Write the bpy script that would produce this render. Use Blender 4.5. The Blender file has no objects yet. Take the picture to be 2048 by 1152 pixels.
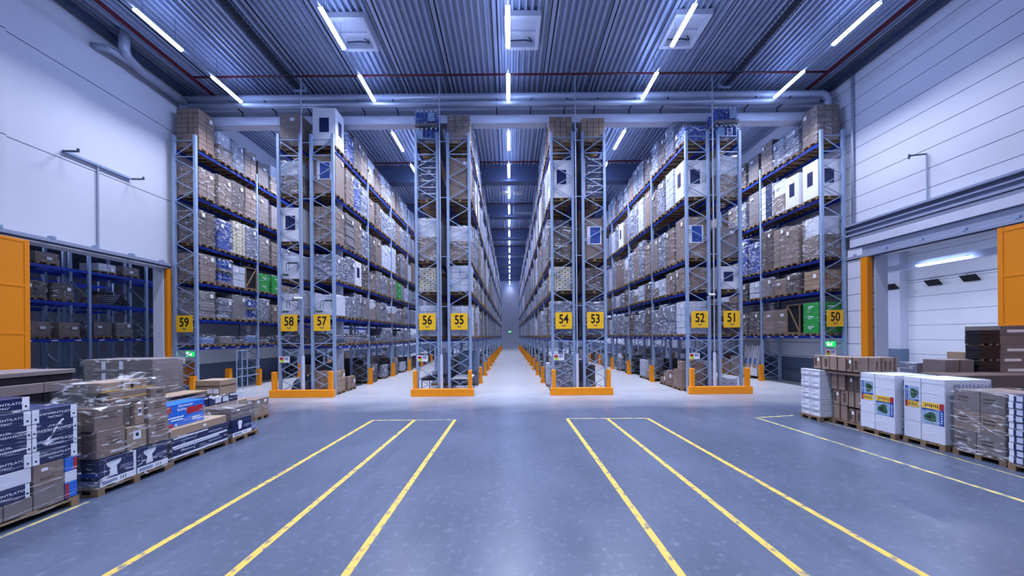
import bpy, bmesh, math, random
from mathutils import Vector, Matrix, noise

random.seed(7)
SC = bpy.context.scene
COL = SC.collection
PI = math.pi

# ------------------------------------------------------------------ camera, world, exposure
cd = bpy.data.cameras.new('camera'); cam = bpy.data.objects.new('camera', cd); COL.objects.link(cam)
cd.sensor_width = 36.0; cd.lens = 36.0 * 616.0 / 2048.0
cd.shift_x = 4.0 / 2048.0; cd.shift_y = 96.0 / 2048.0
cd.clip_start = 0.05; cd.clip_end = 300
cam.matrix_world = Matrix.Translation((0, 0, 2.9)) @ Matrix.Rotation(PI / 2, 4, 'X') @ Matrix.Rotation(-0.0087, 4, 'Z')
SC.camera = cam
w = bpy.data.worlds.new('world'); SC.world = w; w.use_nodes = True
w.node_tree.nodes['Background'].inputs[0].default_value = (0.05, 0.07, 0.16, 1)
w.node_tree.nodes['Background'].inputs[1].default_value = 0.3
SC.view_settings.view_transform = 'Standard'; SC.view_settings.look = 'None'
SC.view_settings.gamma = 1.0; SC.view_settings.use_curve_mapping = False
SC.view_settings.exposure = 0.0
SC.cycles.max_bounces = 5; SC.cycles.diffuse_bounces = 3; SC.cycles.glossy_bounces = 2
SC.cycles.transmission_bounces = 4; SC.cycles.transparent_max_bounces = 9
SC.cycles.use_adaptive_sampling = True; SC.cycles.adaptive_threshold = 0.03
SC.cycles.caustics_reflective = False; SC.cycles.caustics_refractive = False
SC.cycles.sample_clamp_indirect = 4.0
LIGHT_RGB = (0.77, 0.805, 1.0)
STRIP_W = 210.0          # watts of one strip light
AISLE_W = 420.0          # watts of one strip light over the rack aisles
STRIP_SPREAD = math.radians(122)
TUBE_E = 44.0
ROOM_W = 210.0

# ------------------------------------------------------------------ materials
def nn(nt, t, **kw):
    n = nt.nodes.new(t)
    for k, v in kw.items(): setattr(n, k, v)
    return n

def new_mat(name):
    m = bpy.data.materials.new(name); m.use_nodes = True
    nt = m.node_tree; b = nt.nodes['Principled BSDF']
    return m, nt, b

def lin(c):
    return tuple(((x / 255.0) / 12.92 if x / 255.0 <= 0.04045 else ((x / 255.0 + 0.055) / 1.055) ** 2.4) for x in c)

def coords(nt, scale=(1, 1, 1), rand=True, world=False):
    if world:
        g = nn(nt, 'ShaderNodeNewGeometry'); src = g.outputs['Position']
    else:
        t = nn(nt, 'ShaderNodeTexCoord'); src = t.outputs['Object']
    if rand and not world:
        oi = nn(nt, 'ShaderNodeObjectInfo'); mu = nn(nt, 'ShaderNodeMath', operation='MULTIPLY'); mu.inputs[1].default_value = 37.0
        nt.links.new(oi.outputs['Random'], mu.inputs[0])
        ad = nn(nt, 'ShaderNodeVectorMath', operation='ADD')
        nt.links.new(src, ad.inputs[0]); nt.links.new(mu.outputs[0], ad.inputs[1]); src = ad.outputs[0]
    mp = nn(nt, 'ShaderNodeMapping'); mp.inputs['Scale'].default_value = scale
    nt.links.new(src, mp.inputs['Vector'])
    return mp.outputs[0]

def mat(name, rgb, rough=0.55, metal=0.0, var=0.12, nscale=3.0, stretch=(1, 1, 1), bump=0.0, bscale=40.0, objvar=0.0, spec=0.4, emit=0.0):
    m, nt, b = new_mat(name)
    c = lin(rgb)
    v = coords(nt, stretch)
    no = nn(nt, 'ShaderNodeTexNoise'); no.inputs['Scale'].default_value = nscale; no.inputs['Detail'].default_value = 4
    nt.links.new(v, no.inputs['Vector'])
    mx = nn(nt, 'ShaderNodeMix', data_type='RGBA')
    mx.inputs[6].default_value = tuple(x * (1 - var) for x in c) + (1,)
    mx.inputs[7].default_value = tuple(min(1, x * (1 + var)) for x in c) + (1,)
    nt.links.new(no.outputs['Fac'], mx.inputs[0])
    out = mx.outputs[2]
    if objvar:
        oi = nn(nt, 'ShaderNodeObjectInfo'); hs = nn(nt, 'ShaderNodeHueSaturation')
        mr = nn(nt, 'ShaderNodeMapRange'); mr.inputs['To Min'].default_value = 1 - objvar; mr.inputs['To Max'].default_value = 1 + objvar
        nt.links.new(oi.outputs['Random'], mr.inputs[0]); nt.links.new(mr.outputs[0], hs.inputs['Value']); nt.links.new(out, hs.inputs['Color'])
        out = hs.outputs[0]
    nt.links.new(out, b.inputs['Base Color'])
    b.inputs['Roughness'].default_value = rough; b.inputs['Metallic'].default_value = metal
    b.inputs['Specular IOR Level'].default_value = spec
    if bump:
        n2 = nn(nt, 'ShaderNodeTexNoise'); n2.inputs['Scale'].default_value = bscale
        nt.links.new(v, n2.inputs['Vector'])
        bp = nn(nt, 'ShaderNodeBump'); bp.inputs['Strength'].default_value = bump; bp.inputs['Distance'].default_value = 0.02
        nt.links.new(n2.outputs['Fac'], bp.inputs['Height']); nt.links.new(bp.outputs[0], b.inputs['Normal'])
    if emit:
        b.inputs['Emission Color'].default_value = c + (1,); b.inputs['Emission Strength'].default_value = emit
    return m

M = {}
M['steel'] = mat('galvanised_steel', (158, 180, 212), 0.35, 0.25, 0.15, 6)
M['blue'] = mat('blue_beam_paint', (20, 54, 160), 0.4, 0, 0.15, 4)
M['orange'] = mat('orange_guard_paint', (255, 150, 10), 0.45, 0, 0.16, 5, (1, 1, 3))
M['orange_door'] = mat('orange_door_paint', (236, 140, 10), 0.5, 0, 0.05, 1)
M['dull_orange'] = mat('dull_orange_panel', (170, 88, 20), 0.5, 0, 0.05, 1)
M['sign'] = mat('yellow_sign', (255, 198, 34), 0.5, 0, 0.02, 1)
M['black'] = mat('black_print', (16, 17, 24), 0.5)
M['rubber'] = mat('black_board', (20, 22, 32), 0.55, 0, 0.3, 8)
M['card'] = mat('cardboard', (140, 120, 108), 0.6, 0, 0.14, 5, objvar=0.13)
M['card_dark'] = mat('dark_cardboard', (98, 84, 80), 0.6, 0, 0.14, 5, objvar=0.12)
M['card_light'] = mat('light_cardboard', (162, 140, 118), 0.6, 0, 0.12, 5, objvar=0.1)
M['card_grey'] = mat('grey_brown_cardboard', (124, 114, 114), 0.58, 0, 0.16, 6, objvar=0.14)
M['tape'] = mat('brown_tape', (84, 70, 62), 0.25)
M['white'] = mat('white_carton', (226, 228, 236), 0.5, 0, 0.05, 4, objvar=0.05)
M['white_worn'] = mat('white_print_carton', (206, 210, 222), 0.5, 0, 0.16, 9, (1, 1, 5), objvar=0.06)
M['paper'] = mat('white_paper', (238, 240, 246), 0.5, 0, 0.02, 4)
M['navy'] = mat('navy_print', (24, 38, 84), 0.4, 0, 0.15, 4, objvar=0.08)
M['navyblue'] = mat('blue_print', (34, 76, 160), 0.4, 0, 0.15, 6)
M['bright_blue'] = mat('bright_blue_print', (32, 110, 214), 0.4, 0, 0.05, 4)
M['red'] = mat('red_print', (176, 34, 48), 0.4, 0, 0.05, 4)
M['redpipe'] = mat('red_sprinkler_paint', (78, 16, 30), 0.5, 0, 0.1, 4)
M['beige'] = mat('beige_carton', (222, 212, 186), 0.55, 0, 0.06, 4, objvar=0.05)
M['green'] = mat('green_print', (22, 158, 54), 0.45, 0, 0.2, 5)
M['leaf'] = mat('green_product_picture', (40, 92, 52), 0.4, 0, 0.6, 22)
M['sky_print'] = mat('light_blue_picture', (150, 178, 206), 0.4, 0, 0.3, 9)
M['yellow_print'] = mat('yellow_print', (250, 196, 40), 0.45, 0, 0.04, 4)
M['bluewrap'] = mat('blue_wrapped_goods', (40, 74, 158), 0.3, 0, 0.35, 8, objvar=0.1)
M['greywrap'] = mat('grey_wrapped_goods', (116, 120, 138), 0.35, 0, 0.3, 9, (1, 1, 2.5), objvar=0.18)
M['bottle'] = mat('pale_blue_goods', (112, 132, 176), 0.3, 0, 0.45, 18, (2, 2, 1))
M['sheet'] = mat('stacked_sheet', (136, 128, 128), 0.6, 0, 0.3, 7, (1, 1, 14), objvar=0.12)
M['wood'] = mat('pallet_wood', (134, 110, 84), 0.7, 0, 0.25, 7, (1, 8, 8), objvar=0.18)
M['pipe'] = mat('grey_pipe', (176, 186, 206), 0.35, 0.2, 0.06, 3)
M['dark_steel'] = mat('dark_steel', (70, 80, 104), 0.45, 0.4, 0.12, 4)
M['dark_void'] = mat('dark_opening', (14, 16, 24), 0.6)
M['beam_dark'] = mat('dark_roof_beam', (84, 96, 128), 0.55, 0, 0.1, 3)
M['portal'] = mat('portal_paint', (202, 208, 226), 0.5, 0, 0.05, 3)
M['portal_grey'] = mat('grey_lintel_paint', (150, 160, 186), 0.45, 0.1, 0.06, 3)
M['base_grey'] = mat('grey_base_paint', (104, 122, 150), 0.55, 0, 0.05, 3)
M['vent_white'] = mat('roof_vent_white', (214, 220, 234), 0.5, 0, 0.04, 3)
M['exit'] = mat('exit_green', (10, 190, 80), 0.4, 0, 0.02, 3, emit=1.6)
M['exit_white'] = mat('exit_white', (235, 255, 240), 0.4, 0, 0.02, 3, emit=1.6)
M['lime'] = mat('lime_print', (196, 220, 50), 0.5)
M['plastic_bag'] = mat('dark_plastic_sheet', (58, 66, 92), 0.22, 0, 0.5, 7, bump=0.6, bscale=9)
M['tube'], nt, b = new_mat('strip_light_diffuser')
b.inputs['Base Color'].default_value = (0.9, 0.95, 1, 1)
b.inputs['Emission Color'].default_value = (0.40, 0.53, 1.0, 1); b.inputs['Emission Strength'].default_value = TUBE_E

# wall paint: panel joints at given heights, grey base band inside the rack hall
def wall_mat(name, rgb, period, z0, single=None, base=False):
    m, nt, b = new_mat(name)
    g = nn(nt, 'ShaderNodeNewGeometry'); sp = nn(nt, 'ShaderNodeSeparateXYZ'); nt.links.new(g.outputs['Position'], sp.inputs[0])
    def math_(op, a, bb=None, c=None):
        n = nn(nt, 'ShaderNodeMath', operation=op)
        for i, x in enumerate((a, bb, c)):
            if x is None: continue
            if isinstance(x, (int, float)): n.inputs[i].default_value = x
            else: nt.links.new(x, n.inputs[i])
        return n.outputs[0]
    Z = sp.outputs['Z']
    if single:
        acc = None
        for z in single:
            k = math_('LESS_THAN', math_('ABSOLUTE', math_('SUBTRACT', Z, z)), 0.016)
            acc = k if acc is None else math_('MAXIMUM', acc, k)
    else:
        fr = math_('PINGPONG', math_('SUBTRACT', Z, z0), period / 2)
        acc = math_('LESS_THAN', fr, 0.013)
    no = nn(nt, 'ShaderNodeTexNoise'); no.inputs['Scale'].default_value = 0.6; no.inputs['Detail'].default_value = 6
    nt.links.new(g.outputs['Position'], no.inputs['Vector'])
    c = lin(rgb)
    a = nn(nt, 'ShaderNodeMix', data_type='RGBA'); a.inputs[6].default_value = tuple(x * 0.93 for x in c) + (1,); a.inputs[7].default_value = tuple(min(1, x * 1.05) for x in c) + (1,)
    nt.links.new(no.outputs['Fac'], a.inputs[0]); o = a.outputs[2]
    if base:
        bb = nn(nt, 'ShaderNodeMix', data_type='RGBA'); bb.inputs[7].default_value = lin((92, 106, 132)) + (1,)
        k = math_('MULTIPLY', math_('LESS_THAN', Z, 1.5), math_('GREATER_THAN', sp.outputs['Y'], 14.6))
        nt.links.new(k, bb.inputs[0]); nt.links.new(o, bb.inputs[6]); o = bb.outputs[2]
    s = nn(nt, 'ShaderNodeMix', data_type='RGBA'); s.inputs[7].default_value = lin((70, 78, 104)) + (1,)
    nt.links.new(acc, s.inputs[0]); nt.links.new(o, s.inputs[6])
    nt.links.new(s.outputs[2], b.inputs['Base Color']); b.inputs['Roughness'].default_value = 0.6
    return m
M['wall_left'] = wall_mat('left_wall_paint', (218, 222, 234), 1, 0, single=(13.45, 9.85), base=True)
M['wall_right'] = wall_mat('right_wall_panels', (220, 224, 236), 0.8, 8.78, base=True)
M['wall_dock'] = wall_mat('dock_wall_panels', (226, 230, 238), 1.16, 5.8)
M['wall_plain'] = mat('plain_wall_paint', (176, 182, 200), 0.6, 0, 0.04, 1)

# concrete floor: mottling, long tyre smears, hairline stains
m, nt, b = new_mat('sealed_concrete'); M['floor'] = m
def nz(v, s, d=5, dist=0.0):
    n = nn(nt, 'ShaderNodeTexNoise'); n.inputs['Scale'].default_value = s; n.inputs['Detail'].default_value = d; n.inputs['Distortion'].default_value = dist
    nt.links.new(v, n.inputs['Vector']); return n.outputs['Fac']
def rmp(f, a, bb):
    n = nn(nt, 'ShaderNodeMapRange'); n.inputs['From Min'].default_value = a; n.inputs['From Max'].default_value = bb; nt.links.new(f, n.inputs[0]); return n.outputs[0]
def mixc(f, c1, c2):
    n = nn(nt, 'ShaderNodeMix', data_type='RGBA'); nt.links.new(f, n.inputs[0])
    for i, c in ((6, c1), (7, c2)):
        if isinstance(c, tuple): n.inputs[i].default_value = lin(c) + (1,)
        else: nt.links.new(c, n.inputs[i])
    return n.outputs[2]
base = mixc(rmp(nz(coords(nt, world=True), 0.45, 7), 0.3, 0.7), (68, 79, 100), (84, 95, 118))
base = mixc(rmp(nz(coords(nt, (1.0, 0.2, 1), world=True), 1.3, 7, 1.0), 0.50, 0.9), base, (66, 76, 96))
base = mixc(rmp(nz(coords(nt, (1, 1, 1), world=True), 9, 6), 0.55, 0.9), base, (112, 122, 142))
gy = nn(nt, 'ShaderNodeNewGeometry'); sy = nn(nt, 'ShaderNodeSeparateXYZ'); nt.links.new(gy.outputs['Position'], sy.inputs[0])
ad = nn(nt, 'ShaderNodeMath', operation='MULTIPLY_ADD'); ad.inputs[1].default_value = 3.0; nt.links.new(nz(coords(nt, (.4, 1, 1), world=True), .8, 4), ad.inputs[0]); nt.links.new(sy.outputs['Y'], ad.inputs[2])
# floor colour lightens towards the racks; the lamplight pooled there is painted in
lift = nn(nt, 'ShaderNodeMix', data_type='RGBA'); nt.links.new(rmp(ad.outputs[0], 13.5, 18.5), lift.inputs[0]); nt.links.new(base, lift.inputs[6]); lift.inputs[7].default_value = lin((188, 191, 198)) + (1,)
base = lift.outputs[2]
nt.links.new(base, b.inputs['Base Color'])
rr = rmp(nz(coords(nt, world=True), 1.1, 5), 0.2, 0.8); mr = nn(nt, 'ShaderNodeMapRange'); mr.inputs['To Min'].default_value = 0.27; mr.inputs['To Max'].default_value = 0.36
nt.links.new(rr, mr.inputs[0]); nt.links.new(mr.outputs[0], b.inputs['Roughness'])

# worn yellow floor paint
m, nt, b = new_mat('worn_yellow_paint'); M['line'] = m
f = rmp(nz(coords(nt, world=True), 9, 9), 0.50, 0.68)
nt.links.new(mixc(f, (204, 172, 72), (98, 106, 108)), b.inputs['Base Color']); b.inputs['Roughness'].default_value = 0.55
m, nt, b = new_mat('pale_yellow_paint'); M['line_pale'] = m
f = rmp(nz(coords(nt, world=True), 6, 8), 0.42, 0.62)
nt.links.new(mixc(f, (196, 180, 110), (110, 118, 120)), b.inputs['Base Color']); b.inputs['Roughness'].default_value = 0.55

# corrugated roof deck
M['deck'] = mat('roof_deck_steel', (168, 180, 206), 0.42, 0.25, 0.08, 2)
M['deck_groove'] = mat('roof_deck_joint', (30, 36, 54), 0.6)

# stretch film; lamp glare is painted on as milky white streaks
def film_mat(name, lo, hi, a, bb, stretch, rough=0.16):
    m, nt, b = new_mat(name)
    v = coords(nt, stretch)
    no = nn(nt, 'ShaderNodeTexNoise'); no.inputs['Scale'].default_value = 2.4; no.inputs['Detail'].default_value = 7; no.inputs['Distortion'].default_value = 1.6
    nt.links.new(v, no.inputs['Vector'])
    mr = nn(nt, 'ShaderNodeMapRange'); mr.inputs['From Min'].default_value = a; mr.inputs['From Max'].default_value = bb
    mr.inputs['To Min'].default_value = lo; mr.inputs['To Max'].default_value = hi
    nt.links.new(no.outputs['Fac'], mr.inputs[0])
    b.inputs['Base Color'].default_value = (0.86, 0.9, 0.97, 1); b.inputs['Roughness'].default_value = rough; b.inputs['Specular IOR Level'].default_value = 0.7
    bp = nn(nt, 'ShaderNodeBump'); bp.inputs['Strength'].default_value = 0.9; bp.inputs['Distance'].default_value = 0.03
    nt.links.new(no.outputs['Fac'], bp.inputs['Height']); nt.links.new(bp.outputs[0], b.inputs['Normal'])
    tr = nn(nt, 'ShaderNodeBsdfTransparent'); tr.inputs[0].default_value = (0.93, 0.95, 0.98, 1)
    mx = nn(nt, 'ShaderNodeMixShader'); nt.links.new(mr.outputs[0], mx.inputs[0]); nt.links.new(tr.outputs[0], mx.inputs[1]); nt.links.new(b.outputs[0], mx.inputs[2])
    nt.links.new(mx.outputs[0], nt.nodes['Material Output'].inputs['Surface'])
    return m
M['film'] = film_mat('stretch_film', 0.03, 0.8, 0.56, 0.70, (1.2, 1.2, 4.5))
M['film_heavy'] = film_mat('thick_stretch_film', 0.06, 0.82, 0.50, 0.68, (1.2, 1.2, 3.2))
M['film_clear'] = film_mat('clear_stretch_film', 0.02, 0.7, 0.58, 0.74, (0.9, 0.9, 6.5))
# wrapped goods far away: board with a crinkled film coat
def coat(name, rgb):
    m = mat(name, rgb, 0.5, 0, 0.3, 5, (1, 1, 2)); b = m.node_tree.nodes['Principled BSDF']
    b.inputs['Coat Weight'].default_value = 0.8; b.inputs['Coat Roughness'].default_value = 0.12
    nt = m.node_tree; v = coords(nt, (1, 1, 3)); no = nn(nt, 'ShaderNodeTexNoise'); no.inputs['Scale'].default_value = 7; no.inputs['Detail'].default_value = 5
    nt.links.new(v, no.inputs['Vector']); bp = nn(nt, 'ShaderNodeBump'); bp.inputs['Strength'].default_value = 0.9; bp.inputs['Distance'].default_value = 0.06
    nt.links.new(no.outputs['Fac'], bp.inputs['Height']); nt.links.new(bp.outputs[0], b.inputs['Coat Normal'])
    return m
M['far_brown'] = coat('wrapped_brown_goods', (122, 108, 102)); M['far_grey'] = coat('wrapped_pale_goods', (136, 142, 162)); M['far_white'] = coat('wrapped_white_goods', (206, 210, 224)); M['far_dark'] = mat('dark_floor_goods', (70, 66, 72), 0.6, 0, 0.4, 3)

# ------------------------------------------------------------------ mesh helpers
class MB:
    def __init__(s): s.v = []; s.f = []; s.m = []
    def box(s, x0, y0, z0, x1, y1, z1, mi=0):
        o = len(s.v)
        s.v += [(x0, y0, z0), (x1, y0, z0), (x1, y1, z0), (x0, y1, z0), (x0, y0, z1), (x1, y0, z1), (x1, y1, z1), (x0, y1, z1)]
        for q in ((0, 3, 2, 1), (4, 5, 6, 7), (0, 1, 5, 4), (1, 2, 6, 5), (2, 3, 7, 6), (3, 0, 4, 7)):
            s.f.append([o + i for i in q]); s.m.append(mi)
        return s
    def bar(s, p, q, wd, ht, mi=0):
        p = Vector(p); q = Vector(q); d = (q - p).normalized()
        up = Vector((0, 0, 1)) if abs(d.z) < 0.95 else Vector((0, 1, 0))
        a = d.cross(up).normalized() * wd / 2; b = a.cross(d).normalized() * ht / 2
        o = len(s.v)
        for c in (p, q): s.v += [tuple(c - a - b), tuple(c + a - b), tuple(c + a + b), tuple(c - a + b)]
        for f in ((0, 1, 2, 3), (7, 6, 5, 4), (0, 4, 5, 1), (1, 5, 6, 2), (2, 6, 7, 3), (3, 7, 4, 0)):
            s.f.append([o + i for i in f]); s.m.append(mi)
        return s
    def path(s, pts, r, n=10, mi=0, caps=True):
        pts = [Vector(p) for p in pts]; o = len(s.v); N = len(pts)
        for i, p in enumerate(pts):
            d = (pts[min(i + 1, N - 1)] - pts[max(i - 1, 0)]).normalized()
            up = Vector((0, 0, 1)) if abs(d.z) < 0.9 else Vector((0, 1, 0.01))
            a = d.cross(up).normalized(); b = a.cross(d).normalized()
            for k in range(n):
                t = 2 * PI * k / n; s.v.append(tuple(p + a * r * math.cos(t) + b * r * math.sin(t)))
        for i in range(N - 1):
            for k in range(n):
                k2 = (k + 1) % n
                s.f.append([o + i * n + k, o + i * n + k2, o + (i + 1) * n + k2, o + (i + 1) * n + k]); s.m.append(mi)
        if caps:
            s.f.append([o + k for k in range(n)][::-1]); s.m.append(mi)
            s.f.append([o + (N - 1) * n + k for k in range(n)]); s.m.append(mi)
        return s
    def prism(s, poly, z0, z1, mi=0, mtx=None):
        """poly in local xy, extruded along local z from z0 to z1, placed by mtx"""
        o = len(s.v); n = len(poly); mtx = mtx or Matrix()
        for z in (z0, z1):
            for x, y in poly: s.v.append(tuple(mtx @ Vector((x, y, z))))
        s.f.append([o + i for i in range(n)][::-1]); s.m.append(mi)
        s.f.append([o + n + i for i in range(n)]); s.m.append(mi)
        for i in range(n):
            j = (i + 1) % n; s.f.append([o + i, o + j, o + n + j, o + n + i]); s.m.append(mi)
        return s
    def mesh(s, name, mats, bevel=0.0, smooth=False):
        me = bpy.data.meshes.new(name); me.from_pydata(s.v, [], s.f); me.update()
        if not isinstance(mats, (list, tuple)): mats = [mats]
        for x in mats: me.materials.append(x)
        me.polygons.foreach_set('material_index', s.m)
        bm = bmesh.new(); bm.from_mesh(me)
        bmesh.ops.recalc_face_normals(bm, faces=bm.faces)
        if bevel: bmesh.ops.bevel(bm, geom=bm.edges[:], offset=bevel, segments=1, affect='EDGES', profile=0.5)
        if smooth:
            for f in bm.faces: f.smooth = True
        bm.to_mesh(me); bm.free()
        return me

def put(name, me, parent=None, loc=(0, 0, 0), rot=None):
    o = bpy.data.objects.new(name, me); COL.objects.link(o); o.location = loc
    if rot: o.rotation_euler = rot
    if parent is not None: o.parent = parent
    return o
def tag(o, label, cat=None, group=None, kind=None):
    if label: o['label'] = label
    if cat: o['category'] = cat
    if group: o['group'] = group
    if kind: o['kind'] = kind
    return o
def thing(name, label, cat, loc=(0, 0, 0), rz=0, group=None):
    o = put(name, None, None, loc, (0, 0, rz) if rz else None); return tag(o, label, cat, group)
def struct(name, mb, mats, bevel=0, smooth=False):
    o = put(name, mb.mesh(name, mats, bevel, smooth)); o['kind'] = 'structure'; return o
CACHE = {}
def cached(key, fn):
    if key not in CACHE: CACHE[key] = fn()
    return CACHE[key]
def B(x0, y0, z0, x1, y1, z1): return MB().box(x0, y0, z0, x1, y1, z1)

FACE = {  # right, up, outward
    '+x': Matrix(((0, 0, 1), (1, 0, 0), (0, 1, 0))).to_4x4(),
    '-x': Matrix(((0, 0, -1), (-1, 0, 0), (0, 1, 0))).to_4x4(),
    '-y': Matrix(((1, 0, 0), (0, 0, -1), (0, 1, 0))).to_4x4(),
}
def facemat(face, pos, flip=False):
    m = Matrix.Translation(pos) @ FACE[face]
    return m @ Matrix.Rotation(PI, 4, 'Z') if flip else m
def panel(parent, name, face, pos, w_, h_, m, t=0.003, label=None):
    """thin printed or stuck-on panel centred at pos on a face"""
    me = cached(('panel', round(w_, 3), round(h_, 3), m.name, t), lambda: B(-w_ / 2, -h_ / 2, 0, w_ / 2, h_ / 2, t).mesh(name, m))
    o = put(name, me, parent); o.matrix_local = facemat(face, pos)
    if label: o['label'] = label
    return o
def text_mesh(txt, size, m, bold=0.0):
    def mk():
        c = bpy.data.curves.new('lettering', 'FONT'); c.body = txt; c.size = size; c.align_x = 'CENTER'; c.align_y = 'CENTER'; c.extrude = 0.0015; c.offset = bold; c.resolution_u = 3
        t = bpy.data.objects.new('lettering', c); COL.objects.link(t)
        dg = bpy.context.evaluated_depsgraph_get(); me = bpy.data.meshes.new_from_object(t.evaluated_get(dg))
        bpy.data.objects.remove(t); me.materials.clear(); me.materials.append(m); me.name = 'lettering'; return me
    return cached(('txt', txt, size, m.name, bold), mk)
def text(parent, txt, face, pos, size, m, flip=False, name='lettering', bold=0.0, sx=1.0):
    o = put(name, text_mesh(txt, size, m, bold), parent); mm = facemat(face, pos, flip)
    o.matrix_local = mm @ Matrix.Diagonal((sx, 1, 1, 1)); return o

def carton(parent, x0, y0, z0, x1, y1, z1, m, name='carton', bev=0.006, mats=None):
    """a carton with its closing tape; the origin sits at the middle of its base"""
    cx, cy = (x0 + x1) / 2, (y0 + y1) / 2; dx, dy, dz = x1 - x0, y1 - y0, z1 - z0
    key = ('carton', round(dx, 3), round(dy, 3), round(dz, 3), m.name, bev)
    def mk():
        b_ = B(-dx / 2, -dy / 2, 0, dx / 2, dy / 2, dz)
        me = b_.mesh('carton', m, bev); return me
    return put(name, cached(key, mk), parent, (cx, cy, z0))

# ------------------------------------------------------------------ pallets, film
def pallet_mesh(lx=1.2, ly=0.8, h=0.144):
    def mk():
        b_ = MB(); bw = 0.1
        for i in range(5):
            y = -ly / 2 + (ly - 0.13) * i / 4; b_.box(-lx / 2, y, h - 0.022, lx / 2, y + 0.13, h)
        for i in range(3):
            x = -lx / 2 + (lx - 0.14) * i / 2; b_.box(x, -ly / 2, h - 0.044, x + 0.14, ly / 2, h - 0.022)
            for j in range(3):
                y = -ly / 2 + (ly - bw) * j / 2; b_.box(x, y, 0.022, x + 0.14, y + bw, h - 0.044)
        for j in range(3):
            y = -ly / 2 + (ly - bw) * j / 2; b_.box(-lx / 2, y, 0, lx / 2, y + bw, 0.022)
        return b_.mesh('pallet', M['wood'])
    return cached(('pallet', lx, ly, h), mk)

def film_mesh(wx, wy, z0, z1, mname='film', amp=0.014, seed=0, cell=0.13, top=True):
    """crinkled skin around a box standing on z0, its top edges drawn in a little"""
    def mk():
        nx, ny, nzv = max(2, round(wx / cell)), max(2, round(wy / cell)), max(3, round((z1 - z0) / cell))
        ring = [(-wx / 2 + wx * i / nx, -wy / 2) for i in range(nx)] + [(wx / 2, -wy / 2 + wy * i / ny) for i in range(ny)] \
            + [(wx / 2 - wx * i / nx, wy / 2) for i in range(nx)] + [(-wx / 2, wy / 2 - wy * i / ny) for i in range(ny)]
        v, f = [], []; n = len(ring)
        for k in range(nzv + 1):
            z = z0 + (z1 - z0) * k / nzv
            for x, y in ring:
                d = noise.noise_vector(Vector((x * 4 + seed * 3.7, y * 4, z * 7 + seed)))
                sx = 1 + abs(d.x) * amp * 2; sy = 1 + abs(d.y) * amp * 2
                v.append((x * sx, y * sy, z + (d.z * amp if k else 0)))
        for k in range(nzv):
            for i in range(n):
                j = (i + 1) % n; f.append([k * n + i, k * n + j, (k + 1) * n + j, (k + 1) * n + i])
        if top:
            o = nzv * n
            # cap grid
            idx = {}
            for i in range(nx + 1):
                for j in range(ny + 1):
                    if j == 0: idx[i, j] = o + i if i < nx else o + nx
                    elif i == nx: idx[i, j] = o + nx + j if j < ny else o + nx + ny
                    elif j == ny: idx[i, j] = o + nx + ny + (nx - i)
                    elif i == 0: idx[i, j] = o + 2 * nx + ny + (ny - j)
                    else:
                        x = -wx / 2 + wx * i / nx; y = -wy / 2 + wy * j / ny
                        idx[i, j] = len(v); v.append((x, y, z1 + abs(noise.noise(Vector((x * 5, y * 5, seed)))) * amp))
            for i in range(nx):
                for j in range(ny): f.append([idx[i, j], idx[i + 1, j], idx[i + 1, j + 1], idx[i, j + 1]])
        me = bpy.data.meshes.new('stretch_film'); me.from_pydata(v, [], f); me.materials.append(M[mname])
        for p in me.polygons: p.use_smooth = True
        return me
    return cached(('film', round(wx, 2), round(wy, 2), round(z0, 2), round(z1, 2), mname, amp, seed % 3), mk)

# ------------------------------------------------------------------ setting
XL, XR = -17.1, 17.1
YB, YF = -12.0, 72.0
ZC = 16.0
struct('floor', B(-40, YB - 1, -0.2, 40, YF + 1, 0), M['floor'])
# roof deck
d = MB(); prof = []; x = XL - 0.3; pitch = 0.27; k = 0
while x < XR + 0.3:
    if k % 9 == 8:
        prof += [(x, ZC, 1), (x + 0.05, ZC, 0), (x + 0.05, ZC - 0.02, 0), (x + 0.20, ZC - 0.02, 1), (x + 0.20, ZC, 1)]
    else:
        prof += [(x, ZC, 0), (x + 0.10, ZC, 0), (x + 0.135, ZC + 0.14, 0), (x + 0.235, ZC + 0.14, 0)]
    x += pitch; k += 1
for (xa, za, ma), (xb, zb, mb_) in zip(prof, prof[1:]):
    o = len(d.v); d.v += [(xa, YB, za), (xb, YB, zb), (xb, YF, zb), (xa, YF, za)]; d.f.append([o, o + 1, o + 2, o + 3]); d.m.append(ma)
o = len(d.v); d.v += [(XL - .5, YB, ZC + .3), (XR + .5, YB, ZC + .3), (XR + .5, YF, ZC + .3), (XL - .5, YF, ZC + .3)]; d.f.append([o, o + 1, o + 2, o + 3]); d.m.append(0)
struct('ceiling', d, [M['deck'], M['deck_groove']])
# side walls with the two fire-door openings
OL0, OL1, OLZ = 10.3, 15.2, 6.4
OR0, OR1, ORZ = 10.3, 14.35, 6.5
wl = MB()
wl.box(XL - .5, YB, 0, XL, OL0, ZC + .3).box(XL - .5, OL0, OLZ, XL, OL1, ZC + .3).box(XL - .5, OL1, 0, XL, YF, ZC + .3)
struct('wall_left', wl, M['wall_left'])
wr = MB()
wr.box(XR, YB, 0, XR + .5, OR0, ZC + .3).box(XR, OR0, ORZ, XR + .5, OR1, ZC + .3).box(XR, OR1, 0, XR + .5, YF, ZC + .3)
struct('wall_right', wr, M['wall_right'])
struct('wall_back', B(XL - .5, YF, 0, XR + .5, YF + .3, ZC + .3).box(-1.9, YF - .06, 0, 1.9, YF - 0.01, 0.12).box(-1.9, YF - .05, 4.6, 1.9, YF - .01, 4.8), M['wall_plain'])
struct('wall_front', B(XL - .5, YB - .3, 0, XR + .5, YB, ZC + .3), M['wall_plain'])
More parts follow.
